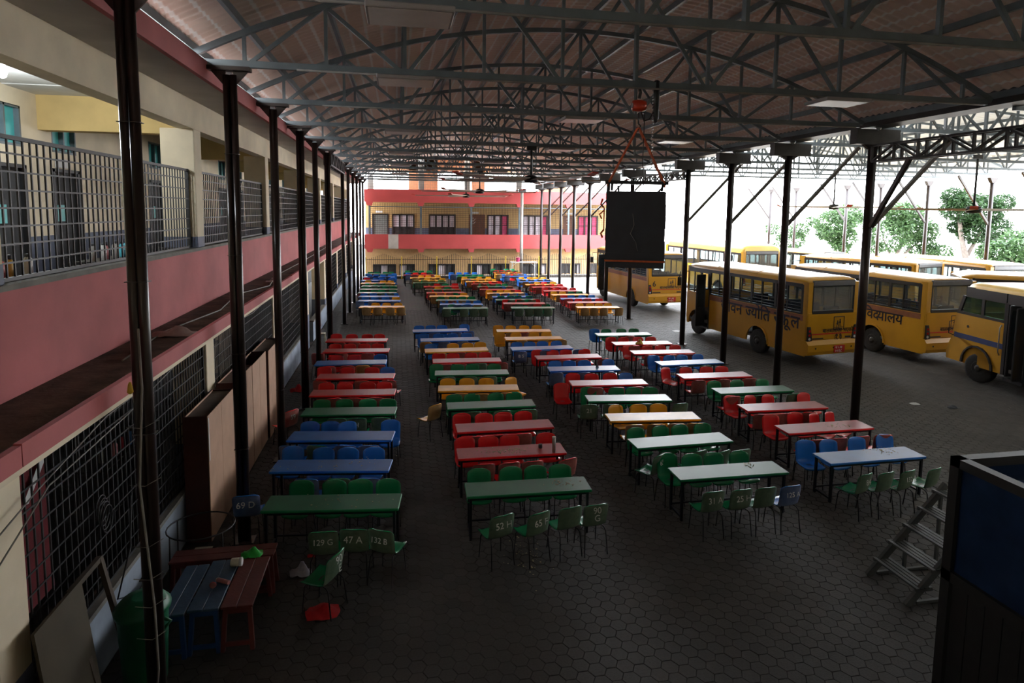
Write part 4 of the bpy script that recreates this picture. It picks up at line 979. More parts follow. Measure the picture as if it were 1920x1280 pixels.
# ------------------------------------------------------------------ lettering
def glyphs(units, size, m, name, parent, place, bold=((-.022,-.012),(.022,-.012),(0,.02))):
    """units: (text, clip, dx): each drawn in turn left to right; clip trims that share of width from its right side; place(x, y) -> local point"""
    b = MB(); x0 = 0.
    for s, clip, dx in units:
        if s == ' ': x0 += .35; continue
        cu = bpy.data.curves.new('glyph', 'FONT'); cu.body = s; cu.size = 1; cu.resolution_u = 2
        o = bpy.data.objects.new('glyph', cu); C.objects.link(o); bpy.context.view_layer.update()
        me = bpy.data.meshes.new_from_object(o.evaluated_get(bpy.context.evaluated_depsgraph_get()))
        bm = bmesh.new(); bm.from_mesh(me); bpy.data.objects.remove(o); bpy.data.curves.remove(cu); bpy.data.meshes.remove(me)
        if not bm.verts: bm.free(); continue
        xs = [v.co.x for v in bm.verts]; xa, xb = min(xs), max(xs)
        if clip: 
            xb = xa+(xb-xa)*(1-clip); bmesh.ops.bisect_plane(bm, geom=list(bm.verts)+list(bm.edges)+list(bm.faces), plane_co=(xb,0,0), plane_no=(1,0,0), clear_outer=True)
        bm.verts.index_update()
        for ox, oy in bold:
            base = len(b.v)
            for v in bm.verts: b.v.append(tuple(place((x0+dx+v.co.x-xa+ox)*size, (v.co.y+oy)*size)))
            for f in bm.faces: b.face([base+v.index for v in f.verts])
        x0 += dx+(xb-xa)-.02; bm.free()
    me = bpy.data.meshes.new(name); me.from_pydata(b.v, [], b.f); me.materials.append(m); me.update()
    o = bpy.data.objects.new(name, me); C.objects.link(o); o.parent = parent; return o, x0*size
SCHOOL = [('जी',0,0),('वन',0,0),(' ',0,0),('ज',.30,0),('यो',0,0),('ित',0,0),(' ',0,0),('स',.30,0),('कू',0,0),('ल',0,0)]
MADHYA = [('मा',0,0),('ध',.28,0),('य',0,0),('िम',0,0),('क',0,0),(' ',0,0),('िव',0,0),('द',.12,0),('य',0,-.08),('ा',0,0),('ल',0,0),('य',0,0)]

# ------------------------------------------------------------------ buses
def wheel(parent, u, v, rot=0):
    w = bpy.data.objects.new('wheel', None); 
    b = MB(); b.lathe([(.20,-.13),(.40,-.13),(.46,-.10),(.475,-.05),(.475,.05),(.46,.10),(.40,.13),(.20,.13)], 22, axis='y'); o = b.obj('wheel', M['rubber'], parent, (u, v, .475)); o.rotation_euler = (0,0,rot)
    s = 1 if v > 0 else -1
    b = MB(); b.lathe([(.25,s*.10),(.23,s*.135),(.12,s*.10),(.11,s*.15),(.05,s*.17)] if s > 0 else [(.05,s*.17),(.11,s*.15),(.12,s*.10),(.23,s*.135),(.25,s*.10)], 16, axis='y'); b.obj('hub', M['hub'], o)
def bus(label, X, Y, th, L=7.05, W=2.25, H=3.2, left_text=None, number=None, door=True, detail=True, rearw=2.4, frontw=6.3, stripe='busbrown', coach=False, front_left=False, blue_stripe=False):
    t = thing('school_bus', label, 'bus', (X, Y, 0), th, 'parked school buses')
    w = W/2; zb, zw, zt = .42, 1.88, 2.93; ym = M['busy']
    def side(s):
        o = [(.0, zb)]
        for c in (rearw, frontw):
            o += [(c-.60, zb)]+[(c+.60*math.cos(a), zb+.06+.62*math.sin(a)) for a in [PI-PI*i/9 for i in range(10)]]+[(c+.60, zb)]
        o += [(L-.12, zb), (L, zb+.3), (L, zw), (0, zw)]
        return o
    dl0, dl1 = (5.46, 6.02)
    for s in (-1, 1):
        b = MB(); y0, y1 = (s*w, s*(w-.05)) if s < 0 else (w-.05, w)
        if s > 0 and door:
            o = side(1); pre = [p for p in o if p[0] < dl0 and p[1] < zw-.01]
            pre = [(0,zb)]+[p for p in side(1)[1:13] ]+[(dl0, zb), (dl0, zw), (0, zw)]
            b.prism(pre, 'y', y0, y1)
            b.prism([(dl1, .9),(dl1+.05,1.1)]+[(frontw+.60*math.cos(a), zb+.06+.62*math.sin(a)) for a in [PI*.62-PI*.62*i/6 for i in range(7)]]+[(frontw+.6,zb),(L-.06,zb),(L,zb+.3),(L,zw),(dl1,zw)], 'y', y0, y1)
        else: b.prism(side(s), 'y', y0, y1)
        b.obj('side_panel', ym, t)
        b = MB()
        for c in (rearw, frontw):
            if s > 0 and door and c == frontw: continue
            P = [(c+.60*math.cos(PI-PI*i/10), zb+.06+.62*math.sin(PI-PI*i/10)) for i in range(11)]
            for p, q in zip(P, P[1:]): b.beam((p[0], s*(w+.012), p[1]), (q[0], s*(w+.012), q[1]), .05, .05)
        b.obj('wheel_arch', ym, t)
        b = MB(); b.box(.15, L-.2 if not (s > 0 and door) else dl0-.05, *( (w, w+.006) if s > 0 else (-w-.006, -w)), 1.66, 1.86)
        if detail: b.obj('brown_stripe', M[stripe], t)
        # window band: black frames, panes, guard bars
        a0, a1 = .22, (dl0-.06 if (s > 0 and door) else L-.35); n = 4 if a1 < 6 else 5
        ya, yb = (w-.045, w+.004) if s > 0 else (-w-.004, -w+.045)
        fr = MB(); fr.box(a0,a1,ya,yb,zw,zw+.06); fr.box(a0,a1,ya,yb,zt-.10,zt+.05)
        for i in range(n+1): xx = a0+(a1-a0)*i/n; fr.box(xx-.05, xx+.05, ya, yb, zw, zt)
        for i in range(n): xx = a0+(a1-a0)*(i+.55)/n; fr.box(xx-.018, xx+.018, ya, yb, zw, zt)
        fr.obj('window_frame', M['busblack'], t)
        for i in range(n):
            b = MB(); xa, xb = a0+(a1-a0)*i/n+.05, a0+(a1-a0)*(i+1)/n-.05; ym_ = s*(w-.02); b.box(xa, xb, ym_-.003, ym_+.003, zw+.06, zt-.1); b.obj('window_pane', GLS, t)
        if detail:
            for z in (zw+.14, zw+.26, zw+.38): b = MB(); b.box(a0, a1, s*(w-.01)-.008, s*(w-.01)+.008, z, z+.018); b.obj('guard_bar', M['busblack'], t)
        ca, cb_ = (w-.05, w) if s > 0 else (-w, -w+.05)
        b = MB(); b.box(0, .22, ca, cb_, zw, zt+.1); b.obj('corner_pillar', ym, t)
        b = MB(); b.box(L-(.10 if (s > 0 and door) else .35), L, ca, cb_, zw, zt+.1); b.obj('corner_pillar', ym, t)
    if door:
        b = MB(); b.box(dl1, dl1+.10, w-.06, w+.005, .9, zt); b.box(dl0-.06, dl0+.02, w-.06, w+.005, .42, zt); b.box(dl0-.06, L-.1, w-.06, w+.005, zt-.16, zt+.05); b.obj('door_frame', M['busblack'], t)
        d = MB(); d.bbox(dl0+.30, dl0+.36, w-.05, w+.42, .46, 2.72, .02); dd = d.obj('door', M['busblack'], t)
        d = MB(); d.box(dl0+.285, dl0+.30, w+.05, w+.34, 1.3, 2.5); d.obj('door_glass', GLS, dd)
        b = MB(); b.box(dl0, dl1, w-.75, w+.02, .36, .44); b.box(dl0, dl1, w-.75, w-.35, .64, .70); b.obj('step', M['busblack'], t)
        b = MB(); b.box(dl1+.12, L-.1, w-.03, w-.02, zw+.06, zt-.16); b.obj('front_side_pane', GLS, t)
        b = MB(); b.box(dl1+.5, dl1+.54, w-.04, w+.004, zw, zt); b.obj('mullion', M['busblack'], t)
    # roof: rounded loft
    P = []
    for u, dz, dw in ((-.02,-.16,.10),(.06,-.04,.03),(.28,0,0),(L*.5,.02,0),(L-.5,0,0),(L-.12,-.08,.05),(L+.02,-.24,.16)):
        row = []
        for i in range(15):
            a = PI*i/14; cx_ = math.cos(a); sz = math.sin(a)
            row.append((u, -(w+.02-dw)*(1 if cx_ < 0 else -1)*-1*abs(cx_)**.42*1.0 if False else (w+.015-dw)*math.copysign(abs(cx_)**.38, cx_), zt+.03+(H-zt-.03+dz)*abs(sz)**.62))
        P.append(row)
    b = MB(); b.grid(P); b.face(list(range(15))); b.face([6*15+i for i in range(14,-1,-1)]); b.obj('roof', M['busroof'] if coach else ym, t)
    b = MB()
    for u in (L*.36, L*.70):
        Q = [(u, (w+.022)*math.copysign(abs(math.cos(PI*i/14))**.38, math.cos(PI*i/14)), zt+.04+(H-zt-.02)*abs(math.sin(PI*i/14))**.62) for i in range(1,14)]
        for p, q in zip(Q, Q[1:]): b.beam(p, q, .025, .012)
    b.obj('roof_seam', M['busgrey'] if coach else ym, t)
    # rear
    b = MB(); b.bbox(-.06,.05,-w+.01,w-.01,.98,zw+.10,.03); b.obj('rear_panel', ym, t)
    b = MB(); b.prism([(-.13,.48),(-.17,.60),(-.17,.84),(-.06,.98),(.15,.98),(.15,.44)], 'y', -w-.01, w+.01); b.obj('rear_bumper', ym, t)
    for s in (-1, 1): b = MB(); b.box(-.05,.05,*((w-.2,w) if s > 0 else (-w,-w+.2)),zw,zt+.1); b.obj('rear_corner', ym, t)
    b = MB(); b.bbox(-.065,.0,-w+.18,w-.18,zw+.02,zw+.16,.02); b.bbox(-.065,.0,-w+.18,-w+.24,zw+.1,zt,.02); b.bbox(-.065,.0,w-.24,w-.18,zw+.1,zt,.02); b.obj('rear_window_frame', M['busblack'], t)
    b = MB(); b.bbox(-.07,.0,-w+.17,w-.17,zt-.06,zt+.16,.04); b.obj('rear_visor', M['busgrey'], t)
    b = MB(); b.box(-.035,-.029,-w+.24,w-.24,zw+.16,zt-.05); b.obj('rear_window', GLS2, t)
    for s in (-1, 1):
        b = MB(); b.prism([(s*(w-.02),.96),(s*(w-.24),.98),(s*(w-.20),1.2),(s*(w-.14),1.48),(s*(w-.02),1.48)], 'x', -.085, .0); tl = b.obj('tail_light', M['busblack'], t)
        for z, mn in ((1.33,'lens_red'),(1.18,'lens_red'),(1.05,'lens_white')): b = MB(); b.lathe([(.045,-.095),(.05,-.08)], 12, at=(0,s*(w-.11),z), axis='x'); b.obj('lens', M[mn], tl)
    if detail:
        b = MB(); b.box(-.068,-.055,-w+.22,w-.22,1.18,1.22); b.obj('red_stripe', M['red'], t)
        b = MB(); b.box(-.19,-.168,-.49,-.01,.54,.79); pl_ = b.obj('number_plate', M['red'], t)
        glyphs([('ना ५ ख',0,0)], .11, M['letter_white'], 'plate_letters', pl_, lambda x, y: (-.192, -.06-x, .68+y))
        glyphs([('००३८',0,0)], .14, M['letter_white'], 'plate_letters', pl_, lambda x, y: (-.192, -.06-x, .555+y))
        sy0 = -.29
        b = MB()
        for q in ((-.24,-.215,-.24,.24),(.215,.24,-.24,.24),(-.24,.24,-.24,-.215),(-.24,.24,.215,.24),(-.20,.20,-.16,-.14)): b.box(-.068,-.060,sy0+q[0],sy0+q[1],1.56+q[2],1.56+q[3])
        sg = b.obj('children_sign', M['letter'], t)
        b = MB()
        for dy_, h in ((-.05,.22),(.06,.17)):
            b.lathe([(.03,-.068),(.03,-.060)], 10, at=(0,sy0+dy_,1.46+h), axis='x'); b.prism([(sy0+dy_-.04,1.46+h-.12),(sy0+dy_+.04,1.46+h-.12),(sy0+dy_+.03,1.46+h-.03),(sy0+dy_-.03,1.46+h-.03)], 'x', -.068, -.060)
            b.beam((-.064,sy0+dy_-.02,1.46+h-.12),(-.064,sy0+dy_-.05,1.43),.02,.008); b.beam((-.064,sy0+dy_+.02,1.46+h-.12),(-.064,sy0+dy_+.05,1.43),.02,.008); b.beam((-.064,sy0+dy_,1.46+h-.06),(-.064,sy0+dy_+.08,1.46+h-.10),.018,.008)
        b.obj('walking_figures', M['letter'], sg)
        b = MB(); b.box(-.068,-.060,.38,.86,1.02,1.065); b.box(-.068,-.060,-.86,-.60,1.02,1.085); b.obj('badge_strip', M['letter'], t)
        glyphs([('बालबालिका',0,0),(' ',0,0),('भएको',0,0),(' ',0,0),('बस',0,0),('।',0,.1)], .20, M['letter'], 'rear_lettering', t, lambda x, y: (-.069, .43-x, 1.245+y))
        if number:
            cu = glyphs([(number[0],0,0)], number[1], M['letter'], 'bus_number', t, lambda x, y: (-.069, number[2]-x, number[3]+y))
            if number[4]:
                b = MB(); Q = [(-.064, number[2]-.12+.15*math.cos(2*PI*i/20), number[3]+.07+.16*math.sin(2*PI*i/20)) for i in range(21)]
                for p, q in zip(Q, Q[1:]): b.beam(p, q, .015, .008)
                b.obj('number_ring', M['letter'], t)
        for k in range(3): b = MB(); b.lathe([(.03,-.18),(.035,-.165)], 10, at=(0,(.8,0,-.8)[k],.72), axis='x'); b.obj('sensor', M['busblack'], t)
    if left_text:
        glyphs(left_text[0], left_text[1], M['letter'], 'side_lettering', t, lambda x, y: (left_text[2]-x, w+.008, left_text[3]+y))
    # front
    b = MB(); b.bbox(L-.06,L+.04,-w+.02,w-.02,zb,zw,.04); b.obj('front_panel', ym, t)
    b = MB(); b.box(L-.02,L+.0,-w+.12,w-.12,zw+.02,zt); b.obj('windscreen', GLS, t)
    b = MB(); b.box(L-.04,L+.02,-.03,.03,zw,zt); b.box(L-.04,L+.02,-w+.1,w-.1,zt-.12,zt+.04); b.box(L-.04,L+.03,-w+.1,w-.1,zw-.03,zw+.05); b.obj('windscreen_frame', M['busblack'], t)
    b = MB(); b.tube([(L-.05,w,2.75),(L+.3,w+.2,2.7),(L+.34,w+.22,2.4)], .02, 6); b.bbox(L+.30,L+.36,w+.10,w+.32,2.05,2.45,.03); b.obj('mirror', M['busblack'], t)
    b = MB(); b.box(.05, L-.05, -w+.05, w-.05, .60, .70); b.obj('bus_floor', M['businside'], t)
    if detail or coach:
        for i in range(5):
            for s in (-1, 1):
                u = .75+i*.92; b = MB(); b.bbox(u, u+.42, s*.72-.36, s*.72+.36, 1.05, 1.18, .03); b.bbox(u-.06, u+.04, s*.72-.36, s*.72+.36, 1.1, 2.02, .03); b.obj('seat', M['busseat'], t)
    for u, r_ in ((rearw, 0), (frontw, .0)):
        for s in (-1, 1): wheel(t, u, s*(w-.16), r_)
    b = MB(); b.box(.3, L-.4, -.5, .5, .45, .62); b.obj('chassis', M['busblack'], t)
    for c in (rearw, frontw): b = MB(); b.box(c-.66, c+.66, -w+.34, w-.34, .46, 1.06); b.obj('wheel_well', M['busblack'], t)
    return t
GLS = glass('bus_side_glass', (.80,.85,.85), .06, .85)
GLS2 = glass('bus_rear_glass', (.80,.85,.85), .07, .66, (.26,.245,.225))
bus('yellow school bus with open door and school name lettered along its side', 15.07, 19.02, 1.71, left_text=(SCHOOL, .62, 4.62, 1.36), number=('११', .30, -.17, .98, True))
bus('yellow school bus parked beside the open-doored one, lettered side half hidden by a column', 19.62, 18.72, 1.64, W=2.2, H=3.13, left_text=(MADHYA, .55, 4.75, 1.33), number=None, door=False, rearw=2.24, frontw=6.2)
bus('yellow school bus numbered 6 behind the hanging loudspeaker', 14.41, 31.17, 1.65, number=('6', .42, .86, 1.38, False), rearw=1.98, frontw=6.25)
bus('tall coach with litter on its pale roof behind the open-doored bus', 22.0, 34.2, 1.66, L=9.2, W=2.7, H=3.5, door=False, detail=False, coach=True, frontw=7.6)
bus('yellow bus whose roof and rear visor show beyond the second lettered bus', 25.3, 25.4, 1.84, L=6.4, H=3.15, door=False, detail=False, frontw=5.4)
bus('yellow bus farther towards the trees, only its roof visible', 28.2, 23.9, 1.57, L=7.0, H=3.2, door=False, detail=False, frontw=5.9)
bus('yellow bus roof showing just above the nearest blue-striped bus', 28.11, 17.11, 2.5, L=7.0, H=3.15, door=False, detail=False, frontw=5.9)
bus('pale yellow bus farthest back by the trees', 26.2, 33.2, 1.85, L=6.5, H=3.1, door=False, detail=False, frontw=5.4)
# the nearest bus, seen from its door side, cut by the frame
t = thing('school_bus', 'nearest bus with a blue stripe, dark window band and open folding door', 'bus', (19.74, 17.31, 0), 1.40, 'parked school buses')
w = 1.10; ym = M['busy']; L4 = 6.6
arch = [(-1.02+.64*math.cos(PI-PI*i/10), .53+.64*math.sin(PI-PI*i/10)) for i in range(11)]
for s in (-1, 1):
    b = MB(); y0, y1 = (w-.05, w) if s > 0 else (-w, -w+.05)
    b.prism([(.34,.50),(.34,.78),(.08,1.38),(.03,1.95),(-.04,2.14),(-2.0,2.14),(-2.0,.53)]+arch[::-1]+[(-.30,.50)], 'y', y0, y1); b.obj('side_panel', ym, t)
    b = MB(); b.prism([(-2.86,.53),(-2.86,2.14),(-L4,2.14),(-L4,.53),(-5.9,.53)]+[(-5.2+.6*math.cos(PI-PI*i/8), .53+.64*math.sin(PI-PI*i/8)) for i in range(9)]+[(-4.5,.53)], 'y', y0, y1); b.obj('rear_side_panel', ym, t)
    bm_ = mat('bus_blue_stripe', (.015,.035,.13), .5, var=.1); ya, yb = (w, w+.008) if s > 0 else (-w-.008, -w)
    b = MB(); b.box(-2.0,.04,ya,yb,1.30,1.47); b.obj('blue_stripe', bm_, t)
    b = MB(); b.box(-L4,-2.86,ya,yb,1.30,1.47); b.obj('blue_stripe', bm_, t)
    b = MB()
    for p, q in zip(arch, arch[1:]): b.beam((p[0], s*(w+.02), p[1]), (q[0], s*(w+.02), q[1]), .08, .05)
    b.obj('wheel_arch', M['busblack'], t)
    fr = MB(); ya, yb = (w-.05, w+.004) if s > 0 else (-w-.004, -w+.05)
    fr.prism([(-.02,2.12),(-2.05,2.12),(-2.05,2.21),(-.05,2.21)], 'y', ya, yb); fr.prism([(.0,2.12),(-.13,2.12),(-.36,2.75),(-.23,2.75)], 'y', ya, yb)
    for u in (-1.10, -2.02): fr.box(u-.055, u+.055, ya, yb, 2.15, 2.75)
    fr.box(-2.10,-1.98,ya,yb,.53,2.75); fr.box(-2.92,-2.80,ya,yb,.53,2.75); fr.box(-L4,-2.86,ya,yb,2.12,2.21)
    for u in (-3.9,-4.9,-5.9,-6.55): fr.box(u-.05,u+.05,ya,yb,2.15,2.75)
    fr.obj('window_frame', M['busblack'], t)
    for ua, ub in ((-2.0,-.36),(-L4,-2.04)): b = MB(); b.prism([(ub,2.72),(ua,2.72),(ua,3.06),(ub if ua < -5 else ub-.02,3.06)], 'y', ya, yb); b.obj('dark_upper_band', M['busblack'], t)
    for ua, ub in ((-1.05,-.28),(-1.96,-1.16),(-3.85,-2.95),(-4.85,-3.95),(-5.85,-4.95)): b = MB(); b.box(ua, ub, s*(w-.02)-.003, s*(w-.02)+.003, 2.21, 2.72); b.obj('window_pane', glass('green_bus_glass', (.45,.65,.50), .06, .78), t)
    for z in (2.36, 2.54): b = MB(); b.box(-1.05,-.28,s*(w-.035)-.006,s*(w-.035)+.006,z,z+.014); b.obj('guard_bar', M['busblack'], t)
P = []
for u, dz, dw in ((-.33,-.12,.12),(-.46,-.02,.04),(-.8,.02,0),(-3.5,.04,0),(-L4,.0,0)):
    P.append([(u, (w+.012-dw)*math.copysign(abs(math.cos(PI*i/14))**.38, math.cos(PI*i/14)), 3.04+(.19+dz)*abs(math.sin(PI*i/14))**.62) for i in range(15)])
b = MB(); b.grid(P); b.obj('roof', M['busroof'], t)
b = MB(); b.prism([(.34,.50),(.37,.78),(.12,1.38),(.06,1.95),(-.02,2.14),(-.07,2.14),(.28,.50)], 'y', -w, w); b.obj('front_panel', ym, t)
b = MB(); b.prism([(-.04,2.14),(-.35,3.02),(-.38,3.02),(-.07,2.14)], 'y', -w+.1, w-.1); b.obj('windscreen', GLS, t)
b = MB(); b.box(-2.8,-2.1,w-.9,w+.0,.36,.46); b.box(-2.8,-2.1,w-.9,w-.4,.66,.74); b.obj('step', M['busblack'], t)
d = MB(); d.bbox(-2.22,-2.15,w-.3,w+.03,.5,2.7,.02); d = d.obj('door', M['busblack'], t)
b = MB(); b.box(-2.235,-2.225,w-.26,w-.02,1.3,2.55); b.obj('door_glass', GLS, d)
b = MB(); b.bbox(-2.78,-2.72,w-.02,w+.30,.5,2.7,.02); d = b.obj('door', M['busblack'], t)
b = MB(); b.tube([(-1.9,w+.01,1.1),(-1.9,w+.06,1.2),(-1.9,w+.06,1.95),(-1.9,w+.01,2.05)], .018, 6); b.obj('grab_handle', M['chain'], t)
b = MB(); b.box(-L4+.1,.0,-w+.06,w-.06,.62,.72); b.obj('bus_floor', M['businside'], t)
b = MB(); b.box(-2.62,-2.57,-w+.1,w-.9,.7,2.0); b.obj('partition', mat('green_partition', (.04,.14,.12), .5, var=.1), t)
for i in range(4):
    for s in (-1, 1):
        u = -3.6-i*.75; b = MB(); b.bbox(u-.4, u, s*.66-.36, s*.66+.36, 1.05, 1.18, .03); b.bbox(u-.05, u+.04, s*.66-.36, s*.66+.36, 1.1, 1.95, .03); b.obj('seat', M['busseat'], t)
for u, ro in ((-1.05, .32), (-5.2, 0)):
    for s in (-1, 1): wheel(t, u, s*(w-.14), ro)
b = MB(); b.lathe([(.03,w),(.05,w+.012)], 10, at=(-.55,0,1.75), axis='y'); b.obj('fuel_cap', M['busblack'], t)
b = MB(); b.tube([(.05,w+.02,1.35),(.12,w+.14,1.4),(.12,w+.14,1.8),(.05,w+.02,1.85)], .016, 6); b.obj('mirror', M['busblack'], t)
# litter on the coach roof
rag('dry_leaves', 22.0, 36.6, 3.5, .9, mat('dry_leaf_litter', (.22,.16,.11), .9, var=.4, scale=9), 'grey leaf litter heaped on the roof of the tall coach', 'litter', .12)

# ------------------------------------------------------------------ cabinets along the cage
def cabinet(y0, y1, x0, x1, h, label, open_top=False, lip=0):
    t = thing('wooden_cabinet', label, 'cabinet', ((x0+x1)/2, (y0+y1)/2, 0), 0, 'plywood-backed cabinets'); a, c = (x1-x0)/2, (y1-y0)/2
    b = MB(); n = 2
    for i in range(n):
        ya, yb = -c+2*c*i/n, -c+2*c*(i+1)/n; q = MB(); q.box(a-.012, a, ya+.004, yb-.004, .0, h); q.obj('back_panel', M['plywood'], t)
    q = MB(); q.box(-a, a-.012, -c, -c+.02, 0, h); q.obj('end_panel', M['cabred'], t)
    q = MB(); q.box(-a, a-.012, c-.02, c, 0, h); q.obj('end_panel', M['cabred'], t)
    if not open_top: q = MB(); q.box(-a, a-.012, -c+.02, c-.02, h-.05, h-.03); q.obj('top_panel', M['cabtop'], t)
    else: q = MB(); q.box(-a, a-.012, -c+.02, c-.02, h-.5, h-.48); q.obj('inner_shelf', M['cabred'], t)
    q = MB(); q.box(-a, -a+.02, -c+.02, c-.02, 0, h); q.obj('door_front', M['cabred'], t)
    q = MB(); q.box(-a, -a+.03, -c, c, h-.03, h); q.obj('top_lip', M['plywood'], t)
    return t
cb = cabinet(10.18, 11.72, -3.36, -2.99, 2.09, 'wooden cabinet nearest the camera, dark red-brown end, pale plywood back')
b = MB(); b.box(.186, .192, -.765, -.72, 1.35, 2.05); b.obj('torn_label', M['paper'], cb)
cabinet(12.0, 13.35, -3.36, -3.02, 2.12, 'wooden cabinet second from the camera, with a red-brown front lip')
cabinet(13.38, 14.72, -3.36, -3.02, 2.10, 'wooden cabinet third along the cage, its top open and dark inside', True)
cabinet(14.80, 16.3, -3.36, -2.98, 2.08, 'wooden cabinet farthest from the camera, dusty grey top')

# ------------------------------------------------------------------ benches with things on them
def bench(x0, x1, y0, y1, h, mt, ml, label, along='y'):
    t = thing('wooden_bench', label, 'bench', ((x0+x1)/2, (y0+y1)/2, 0)); a, c = (x1-x0)/2, (y1-y0)/2; n = 2
    for i in range(n):
        q = MB()
        if along == 'y': q.bbox(-a+2*a*i/n+.003, -a+2*a*(i+1)/n-.003, -c, c, h-.03, h, .006)
        else: q.bbox(-a, a, -c+2*c*i/n+.003, -c+2*c*(i+1)/n-.003, h-.03, h, .006)
        q.obj('top_plank', M[mt], t)
    for sx in (-1, 1):
        for sy in (-1, 1): q = MB(); q.beam((sx*(a-.05), sy*(c-.06), h-.03), (sx*(a-.015), sy*(c-.01), 0), .05, .05); q.obj('leg', M[ml], t)
    for s in (-1, 1):
        q = MB(); q.box(-a+.03, a-.03, s*(c-.05)-.015, s*(c-.05)+.015, h-.11, h-.03); q.obj('rail', M[ml], t)
        q = MB(); q.box(-a+.03, a-.03, s*(c-.02)-.014, s*(c-.02)+.014, .06, .11); q.obj('stretcher', M[ml], t)
    return t
bench(-2.84, -2.535, 7.46, 8.52, .57, 'benchblue', 'benchblue2', 'worn blue bench pushed closest to the caged wall, beside the strapped column')
bench(-2.52, -2.16, 7.50, 8.58, .575, 'benchblue', 'benchblue2', 'worn blue bench in the middle of the bench cluster, jar and rubbers on it')
bench(-2.145, -1.77, 7.50, 8.58, .575, 'benchred', 'benchred', 'worn red bench lying lengthways beside the two blue benches')
bench(-3.10, -1.74, 8.62, 8.94, .57, 'benchred', 'benchred', 'dark red bench set crossways behind the other benches', 'x')
t = thing('plastic_jar', 'cream plastic jar lying on its side on the blue bench', 'jar', (-2.17, 8.40, .575))
b = MB(); b.lathe([(.045,-.07),(.055,-.06),(.055,.03),(.045,.04)], 14, at=(0,0,.056), axis='x'); b.obj('body', M['jar'], t)
b = MB(); b.lathe([(.058,.04),(.058,.07),(.05,.075)], 14, at=(0,0,.056), axis='x'); b.obj('lid', M['paper'], t)
t = thing('rubber_roll', 'pinkish stubby roll lying on the blue bench beside a round red lid', 'roll', (-2.24, 8.02, .575), -.5)
b = MB(); b.tube([(-.09,0,.028),(.09,0,.028)], .027, 10); b.obj('body', M['pinkwood'], t); b = MB(); b.tube([(-.105,0,.028),(-.09,0,.028)], .022, 10); b.obj('end', M['jar'], t)
t = thing('red_disc', 'small round red lid leaning on the blue bench', 'lid', (-2.34, 7.93, .575))
b = MB(); b.lathe([(.038,-.012),(.04,.0),(.036,.012)], 14, at=(0,0,.04), axis='y'); b.obj('disc', M['pinkwood'], t); b = MB(); b.lathe([(.042,-.004),(.042,.004)], 14, at=(0,0,.041), axis='y'); b.obj('rim', M['red'], t)
rag('green_bag', -2.03, 8.66, .576, .15, M['greenbag'], 'bright green plastic bag crumpled on the red benches', 'bag', .08)
t = thing('hoop_stand', 'thin iron ring stand on tall legs beside the wooden cabinet', 'stand', (-2.88, 9.32, 0))
b = MB(); b.tube([(.46*math.cos(2*PI*i/24), .42*math.sin(2*PI*i/24), .72) for i in range(25)], .011, 6, cap=False); b.obj('hoop', M['blacksteel'], t)
for a in (2.6, 3.9, 5.6, .6): b = MB(); b.tube([(.46*math.cos(a), .42*math.sin(a), .72), (.48*math.cos(a), .44*math.sin(a), 0)], .012, 6); b.obj('leg', M['blacksteel'], t)
t = thing('waste_bin', 'tall green plastic bin with a lid behind the strapped column', 'bin', (-2.86, 7.16, 0))
b = MB(); b.lathe([(.20,0),(.22,.02),(.26,.86),(.28,.88)], 20); b.obj('body', M['bin'], t)
b = MB(); b.lathe([(.285,.87),(.29,.92),(.22,1.0),(.10,1.03)], 20); b.obj('lid', M['bin'], t)
b = MB(); b.tube([(.26,-.1,.8),(.33,-.12,.78),(.26,-.12,.7)], .02, 6); b.obj('handle', M['bin'], t)
t = thing('hardboard_sheet', 'brown hardboard sheet leaning against the cage in the near corner', 'board', (-3.25, 6.2, 0))
b = MB(); b.prism([(.02,-.42),(.02,.42),(.05,.42),(.05,-.42)], 'z', 0, 1.55)
for i, v in enumerate(b.v): b.v[i] = (v[0]-.22*(v[2]/1.55)+.18, v[1]+.05*v[2], v[2])
b.obj('sheet', M['board'], t)
b = MB(); b.box(.19,.25,-.42,.42,0,.03); b.obj('edge_strip', M['board'], t)
t = thing('timber_frame', 'bare dark timber frame leaning on the plinth beside the hardboard', 'frame', (-3.1, 6.92, 0))
for a, c in (((.1,-.36,0),(-.2,-.36,1.5)),((.1,.30,0),(-.2,.30,1.5)),((-.2,-.36,1.48),(-.2,.30,1.48))): b = MB(); b.beam(a, c, .05, .06); b.obj('rail', mat('dark_timber', (.06,.045,.03), .8, var=.2), t)
t = thing('small_crate', 'small pale box on the ground behind the crossways red bench', 'box', (-2.95, 9.55, 0))
b = MB(); b.bbox(-.12,.12,-.1,.1,0,.2,.01); b.obj('box', M['pinkwood'], t); b = MB(); b.box(-.125,.125,-.105,.105,.2,.21); b.obj('lid', M['jar'], t)
t = thing('plastic_stool', 'small white plastic stool by the pale blue plinth beyond the sixth column', 'stool', (-3.05, 25.2, 0))
b = MB(); b.bbox(-.17,.17,-.15,.15,.38,.42,.02); b.obj('seat', M['jar'], t)
for s in (-1,1):
    for q in (-1,1): b = MB(); b.beam((s*.13,q*.11,.38),(s*.17,q*.15,0),.05,.03); b.obj('leg', M['jar'], t)

